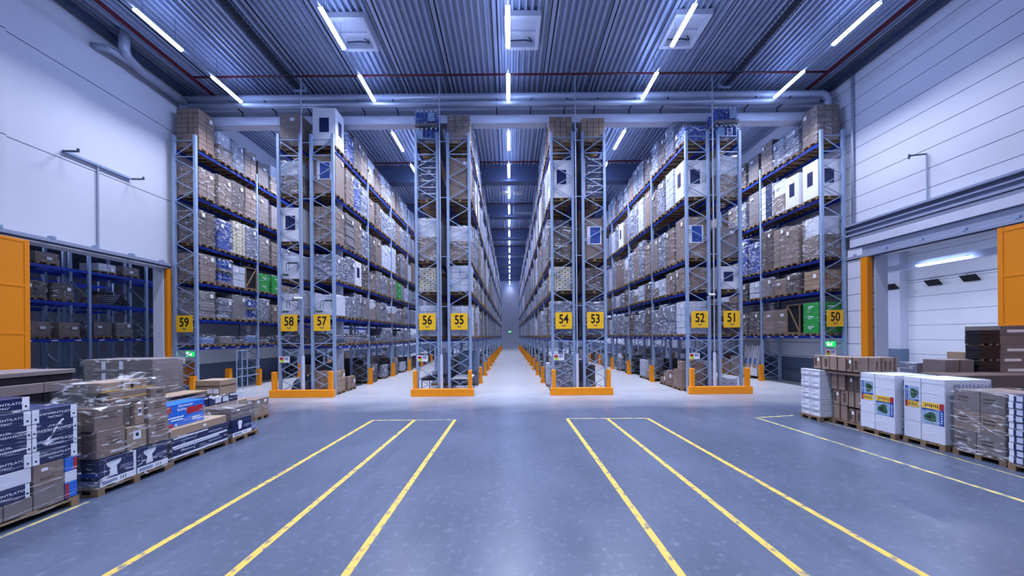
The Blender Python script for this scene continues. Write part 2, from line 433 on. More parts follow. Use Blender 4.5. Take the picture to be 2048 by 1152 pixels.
# pier at the near end of the left opening
struct('pillar_left', B(XL, 9.3, 6.62, XL + .12, 10.42, ZC - .02), M['wall_left'])
# portal beam over the rack fronts: web, lower flange, joint
struct('portal_beam', B(XL + .02, 16.62, 14.3, XR - .02, 16.95, 15.35).box(XL + .02, 16.48, 14.3, XR - .02, 16.62, 14.75).box(XL + .02, 16.56, 14.79, XR - .02, 16.62, 15.35), M['portal'], 0.01)
struct('wall_portal', B(XL + .02, 16.66, 15.36, XR - .02, 16.9, ZC), M['beam_dark'])
struct('portal_column', B(-9.33, 16.37, 0, -8.9, 16.39, 14.29).box(-9.33, 16.46, 0, -8.9, 16.48, 14.29).box(-9.15, 16.39, 0, -9.08, 16.46, 14.29), M['portal'])
for i in range(7):
    y = 23.6 + 7.0 * i
    struct('ceiling_beam', B(XL + .01, y, 14.85, XR - .01, y + .45, ZC - 0.01).box(XL + .01, y - .12, 14.7, XR - .01, y + .57, 14.85), M['beam_dark'])
# right wall: steel channel, white fascia and grey lintel over the opening
struct('beam_channel', B(16.72, 7.0, 7.62, 17.08, 15.5, 7.72).box(16.72, 7.0, 8.12, 17.08, 15.5, 8.22).box(16.95, 7.0, 7.72, 17.08, 15.5, 8.12).box(16.8, 7.0, 7.9, 16.95, 15.5, 7.98), M['portal_grey'], 0.008)
struct('trim_fascia', B(16.8, 7.0, 7.08, 17.08, 15.2, 7.6), M['portal'], 0.008)
struct('trim_lintel', B(16.9, 7.0, 6.64, 17.08, 15.0, 7.06), M['portal_grey'], 0.008)
struct('pillar_right', B(16.86, 14.72, 0, 17.09, 15.36, 7.0), M['wall_right'])
struct('trim_jamb', B(17.02, 14.33, 0, 17.6, 14.352, 6.5), M['portal'])
# floor markings
def line(x0, y0, x1, y1, w_, m=None):
    a = Vector((x0, y0, 0)); b_ = Vector((x1, y1, 0)); dd = (b_ - a).normalized(); n = Vector((-dd.y, dd.x, 0)) * w_ / 2
    q = MB(); o = [a - n, a + n, b_ + n, b_ - n]
    q.v = [tuple(p) for p in o] + [(p.x, p.y, 0.002) for p in o]; q.f = [[0, 1, 2, 3], [7, 6, 5, 4], [0, 4, 5, 1], [1, 5, 6, 2], [2, 6, 7, 3], [3, 7, 4, 0]]; q.m = [0] * 6
    return struct('floor_line', q, m or M['line'])
for xa, xb in ((-4.81, -5.02), (-3.35, -3.48), (-1.94, -2.05), (1.97, 2.05), (3.36, 3.53), (4.75, 4.95)):
    line(xa, 10.7, xb, 2.4, 0.11)
line(8.5, 10.6, 8.85, 3.0, 0.10, M['line_pale'])
line(-4.86, 10.74, -3.30, 10.72, 0.07, M['line_pale']); line(-3.30, 10.72, -1.9, 10.74, 0.05, M['line_pale'])
line(1.93, 10.76, 4.8, 10.70, 0.06, M['line_pale']); line(8.45, 10.64, 10.0, 10.9, 0.08, M['line_pale'])
line(-7.5, 3.6, -7.56, 5.5, 0.07, M['line_pale']); line(10.28, 10.45, 10.36, 8.9, 0.06, M['line_pale']); line(10.36, 8.9, 10.05, 4.5, 0.06, M['line_pale'])

# side rooms
struct('wall_store', B(-40, 5, 0, -39.7, 36, 9).box(-40, 4.7, 0, XL - .5, 5, 9).box(-40, 36, 0, XL - .5, 36.3, 9), M['wall_plain'])
struct('ceiling_store', B(-40, 4.7, 9, XL - .5, 36.3, 9.2), M['beam_dark'])
struct('wall_dock', B(33, 5, 0, 33.3, 40, 9.6).box(XR + .5, 40, 0, 33.3, 40.3, 9.6).box(XR + .5, 4.7, 0, 33.3, 5, 9.6), M['wall_dock'])
struct('ceiling_dock', B(XR + .5, 4.7, 9.6, 33.3, 40.3, 9.8), M['portal'])
struct('beam_dock', B(26.0, 5, 7.05, 26.35, 40, 7.45), M['portal'])
struct('pillar_dock', B(32.3, 25.5, 1.55, 33, 26.6, 9.5), M['portal'])
struct('trim_pillar_base', B(32.28, 25.48, 0, 33, 26.62, 1.55), M['base_grey'])
struct('baseboard_dock', B(32.9, 5, 0, 33, 40, 0.35), M['base_grey'])

# ------------------------------------------------------------------ lights
def area(parent, loc, sx, sy, watts, spread, rot=(0, 0, 0)):
    l = bpy.data.lights.new('lamp', 'AREA'); l.shape = 'RECTANGLE'; l.size = sx; l.size_y = sy; l.energy = watts; l.color = LIGHT_RGB; l.spread = spread
    o = bpy.data.objects.new('lamp_light', l); COL.objects.link(o); o.parent = parent; o.location = loc; o.rotation_euler = rot; return o
ZL = 14.86
NUM = {59: 'fifty-nine', 58: 'fifty-eight', 57: 'fifty-seven', 56: 'fifty-six', 55: 'fifty-five', 54: 'fifty-four', 53: 'fifty-three', 52: 'fifty-two', 51: 'fifty-one', 50: 'fifty'}
LROWS = [(-13.55, 'over the aisle between racks ' + NUM[59] + ' and ' + NUM[58]), (-6.8, 'over the aisle between racks ' + NUM[57] + ' and ' + NUM[56]), (0.02, 'over the central aisle'), (6.84, 'over the aisle between racks ' + NUM[53] + ' and ' + NUM[52]), (13.55, 'over the aisle between racks ' + NUM[51] + ' and ' + NUM[50])]
def strip(x, y0, ln, label, group, watts=STRIP_W):
    t = thing('strip_light', label, 'ceiling light', (x, y0 + ln / 2, ZL), 0, group)
    hm = cached(('hous', ln), lambda: B(-.045, -ln / 2, 0.035, .045, ln / 2, 0.09).mesh('housing', M['pipe'], 0.006))
    def tb():
        b_ = MB(); n = 10
        for e in (-ln / 2, ln / 2):
            for k in range(n + 1):
                a = PI * .86 + PI * 1.28 * k / n; b_.v.append((0.085 * math.cos(a), e, 0.045 + 0.065 * math.sin(a)))
        for k in range(n): b_.f.append([k, k + 1, n + 2 + k, n + 1 + k]); b_.m.append(0)
        b_.f.append(list(range(n + 1))); b_.m.append(0); b_.f.append(list(range(n + 1, 2 * n + 2))[::-1]); b_.m.append(0)
        return b_.mesh('diffuser', M['tube'])
    put('housing', hm, t); put('diffuser', cached(('tube', ln), tb), t)
    wm = cached(('wire', ln), lambda: MB().path([(0, 0, 0.08), (0, 0, ZC - ZL - 0.02)], 0.006, 5).mesh('hanger_wire', M['dark_steel']))
    put('hanger_wire', wm, t, (0, ln * .35, 0)); put('hanger_wire', wm, t, (0, -ln * .35, 0))
    area(t, (0, 0, -0.02), 0.1, ln, watts, STRIP_SPREAD)
    return t
ORD = ['first', 'second', 'third', 'fourth', 'fifth', 'sixth', 'seventh', 'eighth', 'ninth', 'tenth', 'eleventh', 'twelfth', 'thirteenth', 'fourteenth', 'fifteenth', 'sixteenth', 'seventeenth']
HALLN = ['far left', 'left', 'middle', 'right', 'far right']
for r, (x, where) in enumerate(LROWS):
    for y0 in (-0.5, 4.9, 8.2):  # unseen strips added as fill light for the rack fronts
        if (r in (0, 4) and y0 > 0) or (y0 == 4.9 and r == 2): continue
        strip(x, y0, 1.6, 'added strip light over the open hall floor, out of view, filling light onto the rack fronts', 'added fill strip lights out of view', {-0.5: 380.0, 4.9: 190.0, 8.2: 340.0}[y0])
    strip(x, 11.2, 1.6, f'large bright strip light, {HALLN[r]} of the five nearest on the ceiling', 'front strip lights')
    strip(x, 14.12, 1.52, f'strip light just in front of the pipes, {HALLN[r]} of that line of five', 'front strip lights', STRIP_W * 1.3)
    y = 18.75 if r in (0, 4) else 18.1; k = 0
    while y < 70:
        strip(x, y, 1.75, f'{ORD[k]} strip light beyond the portal beam {where}', 'strip lights in the rack aisles', AISLE_W if k < 2 else AISLE_W * .38 if y < 62 else AISLE_W * .12); y += 3.45; k += 1
    tr = MB().box(x - .022, -10, ZL + .09, x + .022, 15.72, ZL + .13).box(x - .022, 17.0, ZL + .09, x + .022, 71.5, ZL + .13)
    tag(put('light_trunking', tr.mesh('light_trunking', M['pipe'])), f'thin pale trunking rail carrying the strip lights {where}', 'light rail', 'light trunking rails')
# lamps of the side rooms
for x, y, nm in ((25.75, 12.6, 'nearer'), (25.75, 18.4, 'middle'), (25.75, 25, 'farthest'), (28, 12, ''), (28, 20, ''), (28, 28, '')):
    if x < 27: lab = f'strip light beside the white beam in the dock room, {nm} of three'
    else: lab = 'strip light on the dock room ceiling, out of view'
    t = thing('dock_light', lab, 'ceiling light', (x, y, 7.16 if x < 27 else 9.5), 0, 'dock room lights')
    put('diffuser', cached('dockd', lambda: B(-.06, -1.1, -.05, .06, 1.1, 0).mesh('diffuser', M['tube'], .01)), t)
    put('housing', cached('dockh', lambda: B(-.05, -1.15, 0, .05, 1.15, .045).mesh('housing', M['pipe'])), t)
    area(t, (0, 0, -0.06), .12, 2.2, ROOM_W, PI * .95)
for x, y in ((-21.0, 12), (-21.0, 18), (-21, 24), (-29, 15), (-29, 24)):
    t = thing('store_light', 'strip light on the ceiling of the left store room, out of view', 'ceiling light', (x, y, 8.9), 0, 'store room lights')
    put('diffuser', cached('dockd', None), t); put('housing', cached('dockh', None), t)
    area(t, (0, 0, -0.06), .12, 2.2, ROOM_W * .24, PI * .95)

# ------------------------------------------------------------------ racks
Y0 = 15.4; BAY = 3.7
LV6 = [2.47, 3.87, 5.72, 7.6, 10.03, 12.42]
LV5 = [2.78, 5.02, 6.62, 9.68, 12.5]
ROWS = {  # row: outer post, inner post, levels, bays built as parts, bays in all, aisle side (+1 faces +x)
    59: (-16.72, -15.66, LV6, 3, 8, 1), 58: (-11.50, -10.40, LV6, 2, 4, -1), 57: (-9.86, -8.78, LV6, 5, 8, 1),
    56: (-4.63, -3.56, LV5, 2, 4, -1), 55: (-3.04, -1.98, LV5, 7, 15, 1), 54: (2.14, 3.20, LV5, 7, 15, -1),
    53: (3.70, 4.78, LV5, 2, 4, 1), 52: (8.88, 9.96, LV5, 5, 8, -1), 51: (10.47, 11.54, LV5, 2, 4, 1), 50: (15.64, 16.72, LV5, 3, 8, -1)}
ZT = 13.08; PW, PD = 0.125, 0.11

def post_mesh():
    b_ = MB(); h = ZT; t = 0.012   # lipped channel, open towards the frame
    b_.box(-PW / 2, -PD / 2, 0, PW / 2, -PD / 2 + t, h).box(-PW / 2, PD / 2 - t, 0, PW / 2, PD / 2, h).box(-PW / 2, -PD / 2 + t, 0, -PW / 2 + t, PD / 2 - t, h)
    b_.box(PW / 2 - t, -PD / 2 + t, 0, PW / 2, PD / 2 - t, h)
    b_.box(-.09, -.08, 0, .09, .08, .012)
    return b_
POST = post_mesh().mesh('post', M['steel'])
def bracing_mesh(wd, side):
    b_ = MB(); n = 0.53; z = 0.25; s = side; k = 0
    x0, x1 = -wd / 2 + .05, wd / 2 - .05
    while z + n < ZT - .75:
        a, c = (x0, x1) if s > 0 else (x1, x0)
        b_.bar((a, 0, z), (c, 0, z + n), .03, .035)
        if z < 2.3: b_.bar((c, .03, z), (a, .03, z + n), .03, .035)
        s = -s; z += n
    b_.bar((x0, 0, 2.62), (x1, 0, 2.62), .035, .04); b_.bar((x0, 0, .22), (x1, 0, .22), .03, .035)
    for zz in (z + .1, ZT - .28): b_.bar((x0, 0, zz), (x1, 0, zz), .035, .04)
    b_.bar((x0, 0, z + .15) if s > 0 else (x1, 0, z + .15), (x1, 0, ZT - .33) if s > 0 else (x0, 0, ZT - .33), .03, .035)
    return b_
BEAM_L = BAY - PW
def beam_mesh(tags, side):
    b_ = B(-.025, -BEAM_L / 2, -.14, .025, BEAM_L / 2, 0)
    b_.box(-.03, -BEAM_L / 2, -.2, .03, -BEAM_L / 2 + .03, .04).box(-.03, BEAM_L / 2 - .03, -.2, .03, BEAM_L / 2, .04)
    if tags:
        for k in range(4):
            y = -BEAM_L / 2 + .45 + k * .9; x = .026 * side
            b_.box(min(x, x + .003 * side), y - .11, -.1, max(x, x + .003 * side), y + .11, -.04, 1)
    return b_.mesh('beam', [M['blue'], M['paper']])
for row, (xa, xb, lv, nb, nall, side) in ROWS.items():
    cx = (xa + xb) / 2; wd = xb - xa
    where = {59: 'against the left wall', 50: 'against the right wall'}.get(row, 'standing back to back with its neighbour')
    rk = thing('pallet_rack', f'tall blue-beamed pallet rack row signed {NUM[row]}, {where}', 'pallet rack', (cx, Y0, 0), 0, 'pallet rack rows')
    bm_ = cached(('brace', round(wd, 2), side), lambda: bracing_mesh(wd, side).mesh('upright_frame', M['steel']))
    for i in range(nb + 1):
        fr = put('upright_frame', bm_, rk, (0, i * BAY, 0))
        put('post', POST, fr, (xa - cx, 0, 0)); put('post', POST, fr, (xb - cx, 0, 0))
    for li, z in enumerate(lv):
        for s in (-1, 1):
            face = s == side
            me = cached(('beam', li == 0 and face, s), lambda: beam_mesh(li == 0 and face, s))
            for i in range(nb):
                put('beam', me, rk, (s * (wd / 2 - .01), (i + .5) * BAY, z))
    if nall > nb:
        r_ = MB()
        for i in range(nb + 1, nall + 1):
            y = i * BAY
            for px in (xa - cx, xb - cx): r_.box(px - PW / 2, y - PD / 2, 0, px + PW / 2, y + PD / 2, ZT, 0)
            for k in range(11): r_.bar((-wd / 2, y, 1 + k * 1.06), (wd / 2, y, 1.53 + k * 1.06), .03, .03, 0)
        for z in lv:
            for s in (-1, 1): r_.box(s * (wd / 2 - .01) - .025, nb * BAY, z - .14, s * (wd / 2 - .01) + .025, nall * BAY, z, 1)
        tag(put('distant_framework', r_.mesh('distant_framework', [M['steel'], M['blue']]), rk), None, kind='stuff')

for a, b2 in ((58, 57), (56, 55), (54, 53), (52, 51)):
    x0 = ROWS[a][1] - (ROWS[a][0] + ROWS[a][1]) / 2; gp = ROWS[b2][0] - ROWS[a][1]
    rk = [o for o in bpy.data.objects if o.get('label', '').startswith(f'tall blue-beamed pallet rack row signed {NUM[a]},')][0]
    me = cached(('tie', round(gp, 2)), lambda: B(PW / 2, -.02, -.02, gp - PW / 2, .02, .02).mesh('row_spacer', M['steel']))
    for z in (12.65, 9.85, 6.9, 4.4, 2.55): put('row_spacer', me, rk, (x0, 0, z))
# row signs
for row, (xa, xb, lv, nb, nall, side) in ROWS.items():
    cx = (xa + xb) / 2
    sx = cx + {59: .05, 50: -.05}.get(row, 0)
    s = put('row_sign', cached('sign', lambda: B(-.41, 0, -.41, .41, .02, .41).mesh('row_sign', M['sign'], .004)), None, (sx, Y0 - PD / 2 - .085, 3.64))
    tag(s, f'square yellow sign with the number {NUM[row]} on the rack front', 'sign', 'rack row signs')
    text(s, str(row), '-y', (0, -.001, .06), .62, M['black'], bold=.012, sx=.78)
    e = MB()
    e.prism([(-.09, .03), (-.05, .03), (-.05, .005), (.05, .005), (.05, .03), (.09, .03), (.055, -.045), (-.055, -.045)], 0, .003, 0, FACE['-y'])
    e.prism([(-.03, .0), (.03, .0), (.03, -.02), (-.03, -.02)], .003, .005, 1, FACE['-y'])
    e.prism([(-.11, .035), (-.07, .05), (-.07, .035)], 0, .003, 0, FACE['-y']); e.prism([(.11, .035), (.07, .035), (.07, .05)], 0, .003, 0, FACE['-y'])
    put('emblem', e.mesh('emblem', [M['navy'], M['white']]), s, (0, -.001, -.24))
    put('bracket', cached('signbr', lambda: B(-.5, .02, -.02, .5, .05, .02).mesh('bracket', M['steel'])), s, (0, 0, .2)); put('bracket', cached('signbr', None), s, (0, 0, -.2))
# load capacity plates
for row in (59, 58, 56, 54, 52, 50):
    xa = ROWS[row][0]
    x = xa + .28 if row != 50 else xa + .3
    s = put('load_plate', cached('plate', lambda: B(-.26, 0, -.15, .26, .012, .15).mesh('load_plate', M['paper'])), None, (x, Y0 - PD / 2 - .04, 1.82 if row != 50 else 1.93))
    tag(s, f'small white load capacity plate with colour blocks on rack {NUM[row]}', 'sign', 'load capacity plates')
    panel(s, 'red_block', '-y', (-.14, 0, .05), .18, .12, M['red']); panel(s, 'yellow_block', '-y', (-.12, 0, -.07), .2, .11, M['lime'])
    panel(s, 'printed_table', '-y', (.1, 0, .05), .2, .14, M['portal_grey'])
# orange end guards of the rack pairs
for a, b2 in ((58, 57), (56, 55), (54, 53), (52, 51)):
    xa, xb = ROWS[a][0] - .2, ROWS[b2][1] + .2
    g = thing('rack_end_guard', f'orange end guard on the floor in front of racks {NUM[a]} and {NUM[b2]}', 'rack guard', ((xa + xb) / 2, 15.0, 0), 0, 'orange rack end guards')
    hw = (xb - xa) / 2
    put('base_bar', B(-hw, -.1, 0, hw, .1, .36).mesh('base_bar', M['orange'], .012), g)
    put('corner_post', B(-hw + .1, -.06, .36, -hw + .27, .14, 1.24).mesh('corner_post', M['orange'], .01), g)
    put('corner_post', B(hw - .27, -.06, .36, hw - .1, .14, 1.24).mesh('corner_post', M['orange'], .01), g)
# orange post protectors along the aisles
def prot(h):
    b_ = B(-.1, -.12, 0, .1, -.09, h).box(-.1, -.09, 0, -.07, .06, h).box(.07, -.09, 0, .1, .06, h)
    b_.prism([(-.17, 0), (.17, 0), (.1, .28), (-.1, .28)], .121, .14, 0, Matrix(((1, 0, 0, 0), (0, 0, -1, 0), (0, 1, 0, 0), (0, 0, 0, 1))))
    return b_.mesh('post_protector', M['orange'], .004)
PROT = prot(1.0)
for row, first, n in ((59, 1, 3), (57, 1, 5), (55, 1, 14), (54, 1, 14), (52, 1, 5), (50, 1, 3), (58, 1, 1), (53, 1, 2)):
    xa, xb, lv, nb, nall, side = ROWS[row]
    x = xb if side > 0 else xa
    for i in range(first, first + n):
        o = put('post_protector', PROT, None, (x + side * .14, Y0 + i * BAY - .03, 0))
        tag(o, f'orange protector at the foot of the {ORD[i]} post along rack {NUM[row]}, counted from its sign', 'post guard', f'post protectors of rack {row}')
# the rows at the walls: protectors of the front posts, and a bollard
o = put('post_protector', prot(1.05), None, (-15.62, 15.2, 0)); tag(o, 'orange protector on the front inner post of rack fifty-nine', 'post guard', 'front post protectors')
o = put('post_protector', prot(1.05), None, (15.66, 15.2, 0)); tag(o, 'orange protector on the front inner post of rack fifty', 'post guard', 'front post protectors')
o = put('bollard', B(-.13, -.1, 0, .13, .1, 1.2).mesh('bollard', M['orange'], .015), None, (-15.95, 17.45, 0)); tag(o, 'orange square bollard beside the tube gate under rack fifty-nine', 'bollard')
# tube gate under rack fifty-nine
g = thing('tube_gate', 'grey tube gate standing under rack fifty-nine behind the bollard', 'gate', (-15.45, 17.4, 0))
for y in (0, .35, .7): put('upright', MB().path([(0, y, 0), (0, y, 2.2)], .03, 8).mesh('upright', M['steel']), g)
for z in (.7, 1.15): put('rail', MB().path([(0, 0, z), (0, 1.62, z)], .025, 8).mesh('rail', M['steel']), g)
put('top_bar', MB().path([(0, 0, 2.2), (0, .7, 2.2)], .03, 8).mesh('top_bar', M['steel']), g)

# ------------------------------------------------------------------ pallet loads on the racks
KIND = {'cartons': 'brown cartons', 'box': 'large brown box', 'dark': 'dark brown cartons', 'twobox': 'brown box with a pale film hood', 'white': 'white box with a navy label', 'table': 'white box printed with a table',
        'beige': 'beige cartons with dark slots', 'navy': 'navy and white cartons', 'sheets': 'flat stacked sheets', 'green': 'green cartons', 'wrap': 'grey film-wrapped goods', 'bluewrap': 'blue film-wrapped goods',
        'bottles': 'pale blue trays', 'low': 'low film-covered goods', 'wcart': 'white cartons', 'boxlabel': 'brown box with navy label', 'small': 'small brown cartons', 'crate': 'wooden slatted crate'}
PH = 0.144
def window_label(root, side, w2, d2, zc, h, face='-y'):
    """white sticker with a navy product picture"""
    pos = {'-y': (0, -d2 / 2, zc), '+x': (w2 / 2, 0, zc), '-x': (-w2 / 2, 0, zc)}[face]
    p = panel(root, 'product_label', face, pos, .48 if face == '-y' else .3, min(.72, h * .42), M['navy'], .004)
    return p
def goods(root, kind, h, detail, seed, side):
    rnd = random.Random(seed); W, D = 1.16, 0.80
    j = lambda a: rnd.uniform(-a, a)
    z0 = PH + 0.002; zt = z0 + h
    film = None
    def grid(nx, ny, nz, m, name='carton', miss=0.0, W=W, D=D):
        dx, dy, dz = W / nx, D / ny, h / nz
        if detail and nx * ny * nz <= 60:
            me = cached(('gc', round(dx, 3), round(dy, 3), round(dz, 3), m.name), lambda: B(-dx / 2 + .009, -dy / 2 + .009, .002, dx / 2 - .009, dy / 2 - .009, dz - .012).mesh(name, m, .005))
            for c in range(nz):
                for a in range(nx):
                    for b_ in range(ny):
                        if c == nz - 1 and rnd.random() < miss: continue
                        put(name, me, root, (-W / 2 + dx * (a + .5) + j(.006), -D / 2 + dy * (b_ + .5) + j(.006), z0 + dz * c))
        else:
            def mk():
                r2 = random.Random(int(h * 100) + nx); q = MB()
                for c in range(nz):
                    for a in range(nx):
                        for b_ in range(ny):
                            ox, oy = r2.uniform(-.008, .008), r2.uniform(-.008, .008)
                            x0, y0 = -W / 2 + dx * a + .012 + ox, -D / 2 + dy * b_ + .012 + oy
                            q.box(x0, y0, dz * c + .002, x0 + dx - .024, y0 + dy - .024, dz * (c + 1) - .016)
                return q.mesh('carton_block', m)
            put('carton_block', cached(('gb', nx, ny, nz, round(h, 2), round(W, 2), round(D, 2), m.name), mk), root, (0, 0, z0))
    lab = lambda n=1: [panel(root, 'shipping_label', '-y', (j(.3), -D / 2 - .002, zt - .25 - .2 * i), .22, .16, M['paper']) for i in range(n)] + \
        [panel(root, 'shipping_label', '+x' if side > 0 else '-x', (side * (W / 2 + .002), j(.2), zt - .3), .2, .14, M['paper'])]
    if kind == 'cartons':
        grid(3, 2, max(2, round(h / .3)), M['card']); film = 'film'
    elif kind == 'dark':
        grid(2, 2, max(2, round(h / .4)), M['card_dark']); film = 'film'
    elif kind == 'small':
        grid(4, 2, max(2, round(h / .26)), M['card_light' if seed % 2 else 'card'], miss=.2); film = None
    elif kind == 'box':
        carton(root, -W / 2 + .04, -D / 2, z0, W / 2 - .04, D / 2, zt, M['card_grey' if seed % 3 == 0 else 'card']); lab(); film = 'film_clear'
    elif kind == 'boxlabel':
        carton(root, -W / 2, -D / 2, z0, W / 2, D / 2, zt, M['card'])
        p = panel(root, 'white_label', '-y', (.0, -D / 2, zt - h * .42), .72, min(.9, h * .5), M['paper'], .003); panel(p, 'picture', '-y', (0, 0, 0), .5, min(.8, h * .42), M['navyblue'], .003).matrix_local = Matrix.Translation((0.04, 0, .003))
        film = 'film_clear'
    elif kind == 'twobox':
        carton(root, -W / 2, -D / 2, z0, W / 2, D / 2, z0 + h * .55, M['card']); carton(root, -W / 2 + .08, -D / 2 + .04, z0 + h * .55, W / 2 - .08, D / 2 - .04, zt, M['white'])
        film = 'film_heavy'
    elif kind == 'white':
        carton(root, -W / 2, -D / 2, z0, W / 2, D / 2, zt, M['white'], bev=.012)
        window_label(root, side, W, D, z0 + h * .55, h); window_label(root, side, W, D, z0 + h * .55, h, '+x' if side > 0 else '-x')
    elif kind == 'table':
        carton(root, -W / 2, -D / 2, z0, W / 2, D / 2, zt, M['white'], bev=.012)
        t = MB(); F = Matrix.Translation((.05, -D / 2, z0 + h * .55)) @ FACE['-y']
        t.prism([(-.32, .14), (.28, .14), (.34, .2), (-.2, .2)], 0, .003, 0, F)
        for x, y in ((-.31, .13), (.25, .13), (.32, .18), (-.17, .13)): t.prism([(x, y), (x + .025, y), (x + .025, y - .38 if y < .15 else y - .3), (x, y - .38 if y < .15 else y - .3)], 0, .003, 0, F)
        put('table_picture', t.mesh('table_picture', M['black']), root); panel(root, 'green_band', '-y', (-.3, -D / 2, z0 + .2), .34, .09, M['leaf'])
        film = 'film_clear'
    elif kind == 'beige':
        grid(4, 2, max(3, round(h / .2)), M['beige'])
        q = MB(); nz = max(3, round(h / .2))
        for c in range(nz):
            for a in range(4):
                x = -W / 2 + W / 4 * (a + .5); z = z0 + h / nz * (c + .55); q.box(x - .05, -D / 2 - .012, z - .018, x + .05, -D / 2 - .008, z + .018)
            for a in range(2):
                y = -D / 2 + D / 2 * (a + .5); q.box(side * (W / 2 + .008) - .002, y - .05, z - .018, side * (W / 2 + .008) + .002, y + .05, z + .018)
        put('slot_print', q.mesh('slot_print', M['black']), root); film = 'film_clear'
    elif kind == 'navy':
        nz = max(3, round(h / .32)); dz = h / nz
        for c in range(nz):
            o = carton(root, -W / 2 + j(.01), -D / 2, z0 + dz * c, W / 2, D / 2, z0 + dz * (c + 1) - .003, M['navy'])
            panel(o, 'white_border', '-y', (-W / 2 + .09, -D / 2, dz / 2), .17, dz - .02, M['paper']); panel(o, 'white_line', '-y', (.1, -D / 2, dz * .82), .75, .05, M['paper'])
            panel(o, 'white_band', '+x' if side > 0 else '-x', (side * W / 2, .2, dz / 2), .3, dz - .03, M['paper'])
        film = 'film'
    elif kind == 'sheets':
        nz = max(4, round(h / .16)); dz = h / nz
        for c in range(nz if detail else 1):
            hh = dz if detail else h
            carton(root, -W / 2 + j(.03), -D / 2 + j(.02), z0 + dz * c, W / 2 + j(.03), D / 2 + j(.02), z0 + dz * c + hh - .012, M['sheet'], name='sheet_bundle')
        film = 'film'
    elif kind == 'green':
        n = max(2, round(h / .5)); dz = h / n
        for c in range(n):
            o = carton(root, -W / 2, -D / 2, z0 + dz * c, W / 2, D / 2, z0 + dz * (c + 1) - .004, M['green'])
            f = '+x' if side > 0 else '-x'
            panel(o, 'white_lettering', f, (side * W / 2, 0, dz * .6), .3, .05, M['paper']); panel(o, 'white_lettering', '-y', (0.1, -D / 2, dz * .6), .4, .06, M['paper']); panel(o, 'white_lettering', f, (side * W / 2, 0.05, dz * .42), .2, .03, M['paper'])
        film = 'film_clear'
    elif kind == 'bottles':
        tiers = 2 if h > 1 else 1; ht = h / tiers
        def bot():
            b_ = MB(); r1 = .1; hb = ht - .2; pr = [(r1, 0), (r1, hb * .72), (r1 * .8, hb * .82), (.045, hb * .88), (.045, hb)]
            n = 12
            for rr_, zz in pr:
                for k in range(n): b_.v.append((rr_ * math.cos(2 * PI * k / n), rr_ * math.sin(2 * PI * k / n), zz))
            for i in range(len(pr) - 1):
                for k in range(n): b_.f.append([i * n + k, i * n + (k + 1) % n, (i + 1) * n + (k + 1) % n, (i + 1) * n + k]); b_.m.append(1 if i == len(pr) - 2 else 0)
            b_.f.append([(len(pr) - 1) * n + k for k in range(n)]); b_.m.append(1)
            return b_.mesh('bottle', [M['navyblue'], M['paper']])
        bm_ = cached(('bot', round(ht, 2)), bot)
        for t in range(tiers):
            carton(root, -W / 2, -D / 2, z0 + t * ht, W / 2, D / 2, z0 + t * ht + .16, M['card_grey'], name='tray')
            for a in range(5):
                for b_ in range(3): put('bottle', bm_, root, (-.46 + .23 * a, -.26 + .26 * b_, z0 + t * ht + .162))
            panel(root, 'printed_sheet', '-y', (-.34 + .6 * t, -D / 2 - .004, z0 + t * ht + ht * .5), .34, ht * .5, M['sky_print'])
        film = 'film'
    elif kind in ('wrap', 'bluewrap'):
        mm = {'wrap': M['greywrap'], 'bluewrap': M['bluewrap']}[kind]
        nz = max(2, round(h / (.42 if kind == 'wrap' else .3))); dz = h / nz
        for c in range(nz):
            ww = W - .1 * rnd.random(); dd = D - .06 * rnd.random()
            carton(root, -ww / 2, -dd / 2, z0 + dz * c, ww / 2, dd / 2, z0 + dz * (c + 1) - .006, mm, name='wrapped_bundle', bev=.02)
        film = 'film_heavy'
    elif kind == 'wcart':
        grid(2, 2, max(2, round(h / .34)), M['white_worn']); film = 'film_clear'
    elif kind == 'low':
        n = 3
        for c in range(n):
            hh = h * rnd.uniform(.5, 1)
            x0 = -W / 2 + W / n * c
            carton(root, x0 + .02, -D / 2 + .05 + j(.04), z0, x0 + W / n - .02, D / 2 - .06 + j(.04), z0 + hh, M[rnd.choice(['greywrap', 'card_grey', 'plastic_bag', 'plastic_bag', 'bottle'])], name='bundle', bev=.03)
        film = 'film'
    elif kind == 'crate':
        carton(root, -W / 2 + .05, -D / 2 + .05, z0, W / 2 - .05, D / 2 - .05, zt - .05, M['rubber'], name='crated_goods')
        q = MB(); s = .05
        for x in (-W / 2 + s / 2, W / 2 - s / 2):
            for y in (-D / 2 + s / 2, D / 2 - s / 2): q.bar((x, y, z0), (x, y, zt), s, s)
            for z in (z0 + s / 2, zt - s / 2): q.bar((x, -D / 2, z), (x, D / 2, z), s, s)
            q.bar((x, -D / 2 + s, z0 + s), (x, D / 2 - s, zt - s), s, s)
        for y in (-D / 2 + s / 2, D / 2 - s / 2):
            for z in (z0 + s / 2, zt - s / 2): q.bar((-W / 2, y, z), (W / 2, y, z), s, s)
        put('slat_frame', q.mesh('slat_frame', M['wood']), root)
    if kind not in ('box', 'white', 'green', 'low', 'crate', 'table'):
        panel(root, 'shipping_label', '+x' if side > 0 else '-x', (side * (W / 2 + .034), .2 * side * rnd.choice([1, 1, -1]), zt - .2 - .15 * rnd.random()), .15, .2, M['paper'])
    if film:
        e = .035
        put('stretch_film', film_mesh(W + e, D + e, z0 - .05, zt + .015, film, .012, seed), root)
def load(label, kind, x, y, z, h, detail, seed, side, group, rz=0.0):
    r = thing('pallet_load', label, 'pallet load', (x, y, z + .001), rz, group)
    put('pallet', pallet_mesh(), r)
    goods(r, kind, h, detail, seed, side); return r

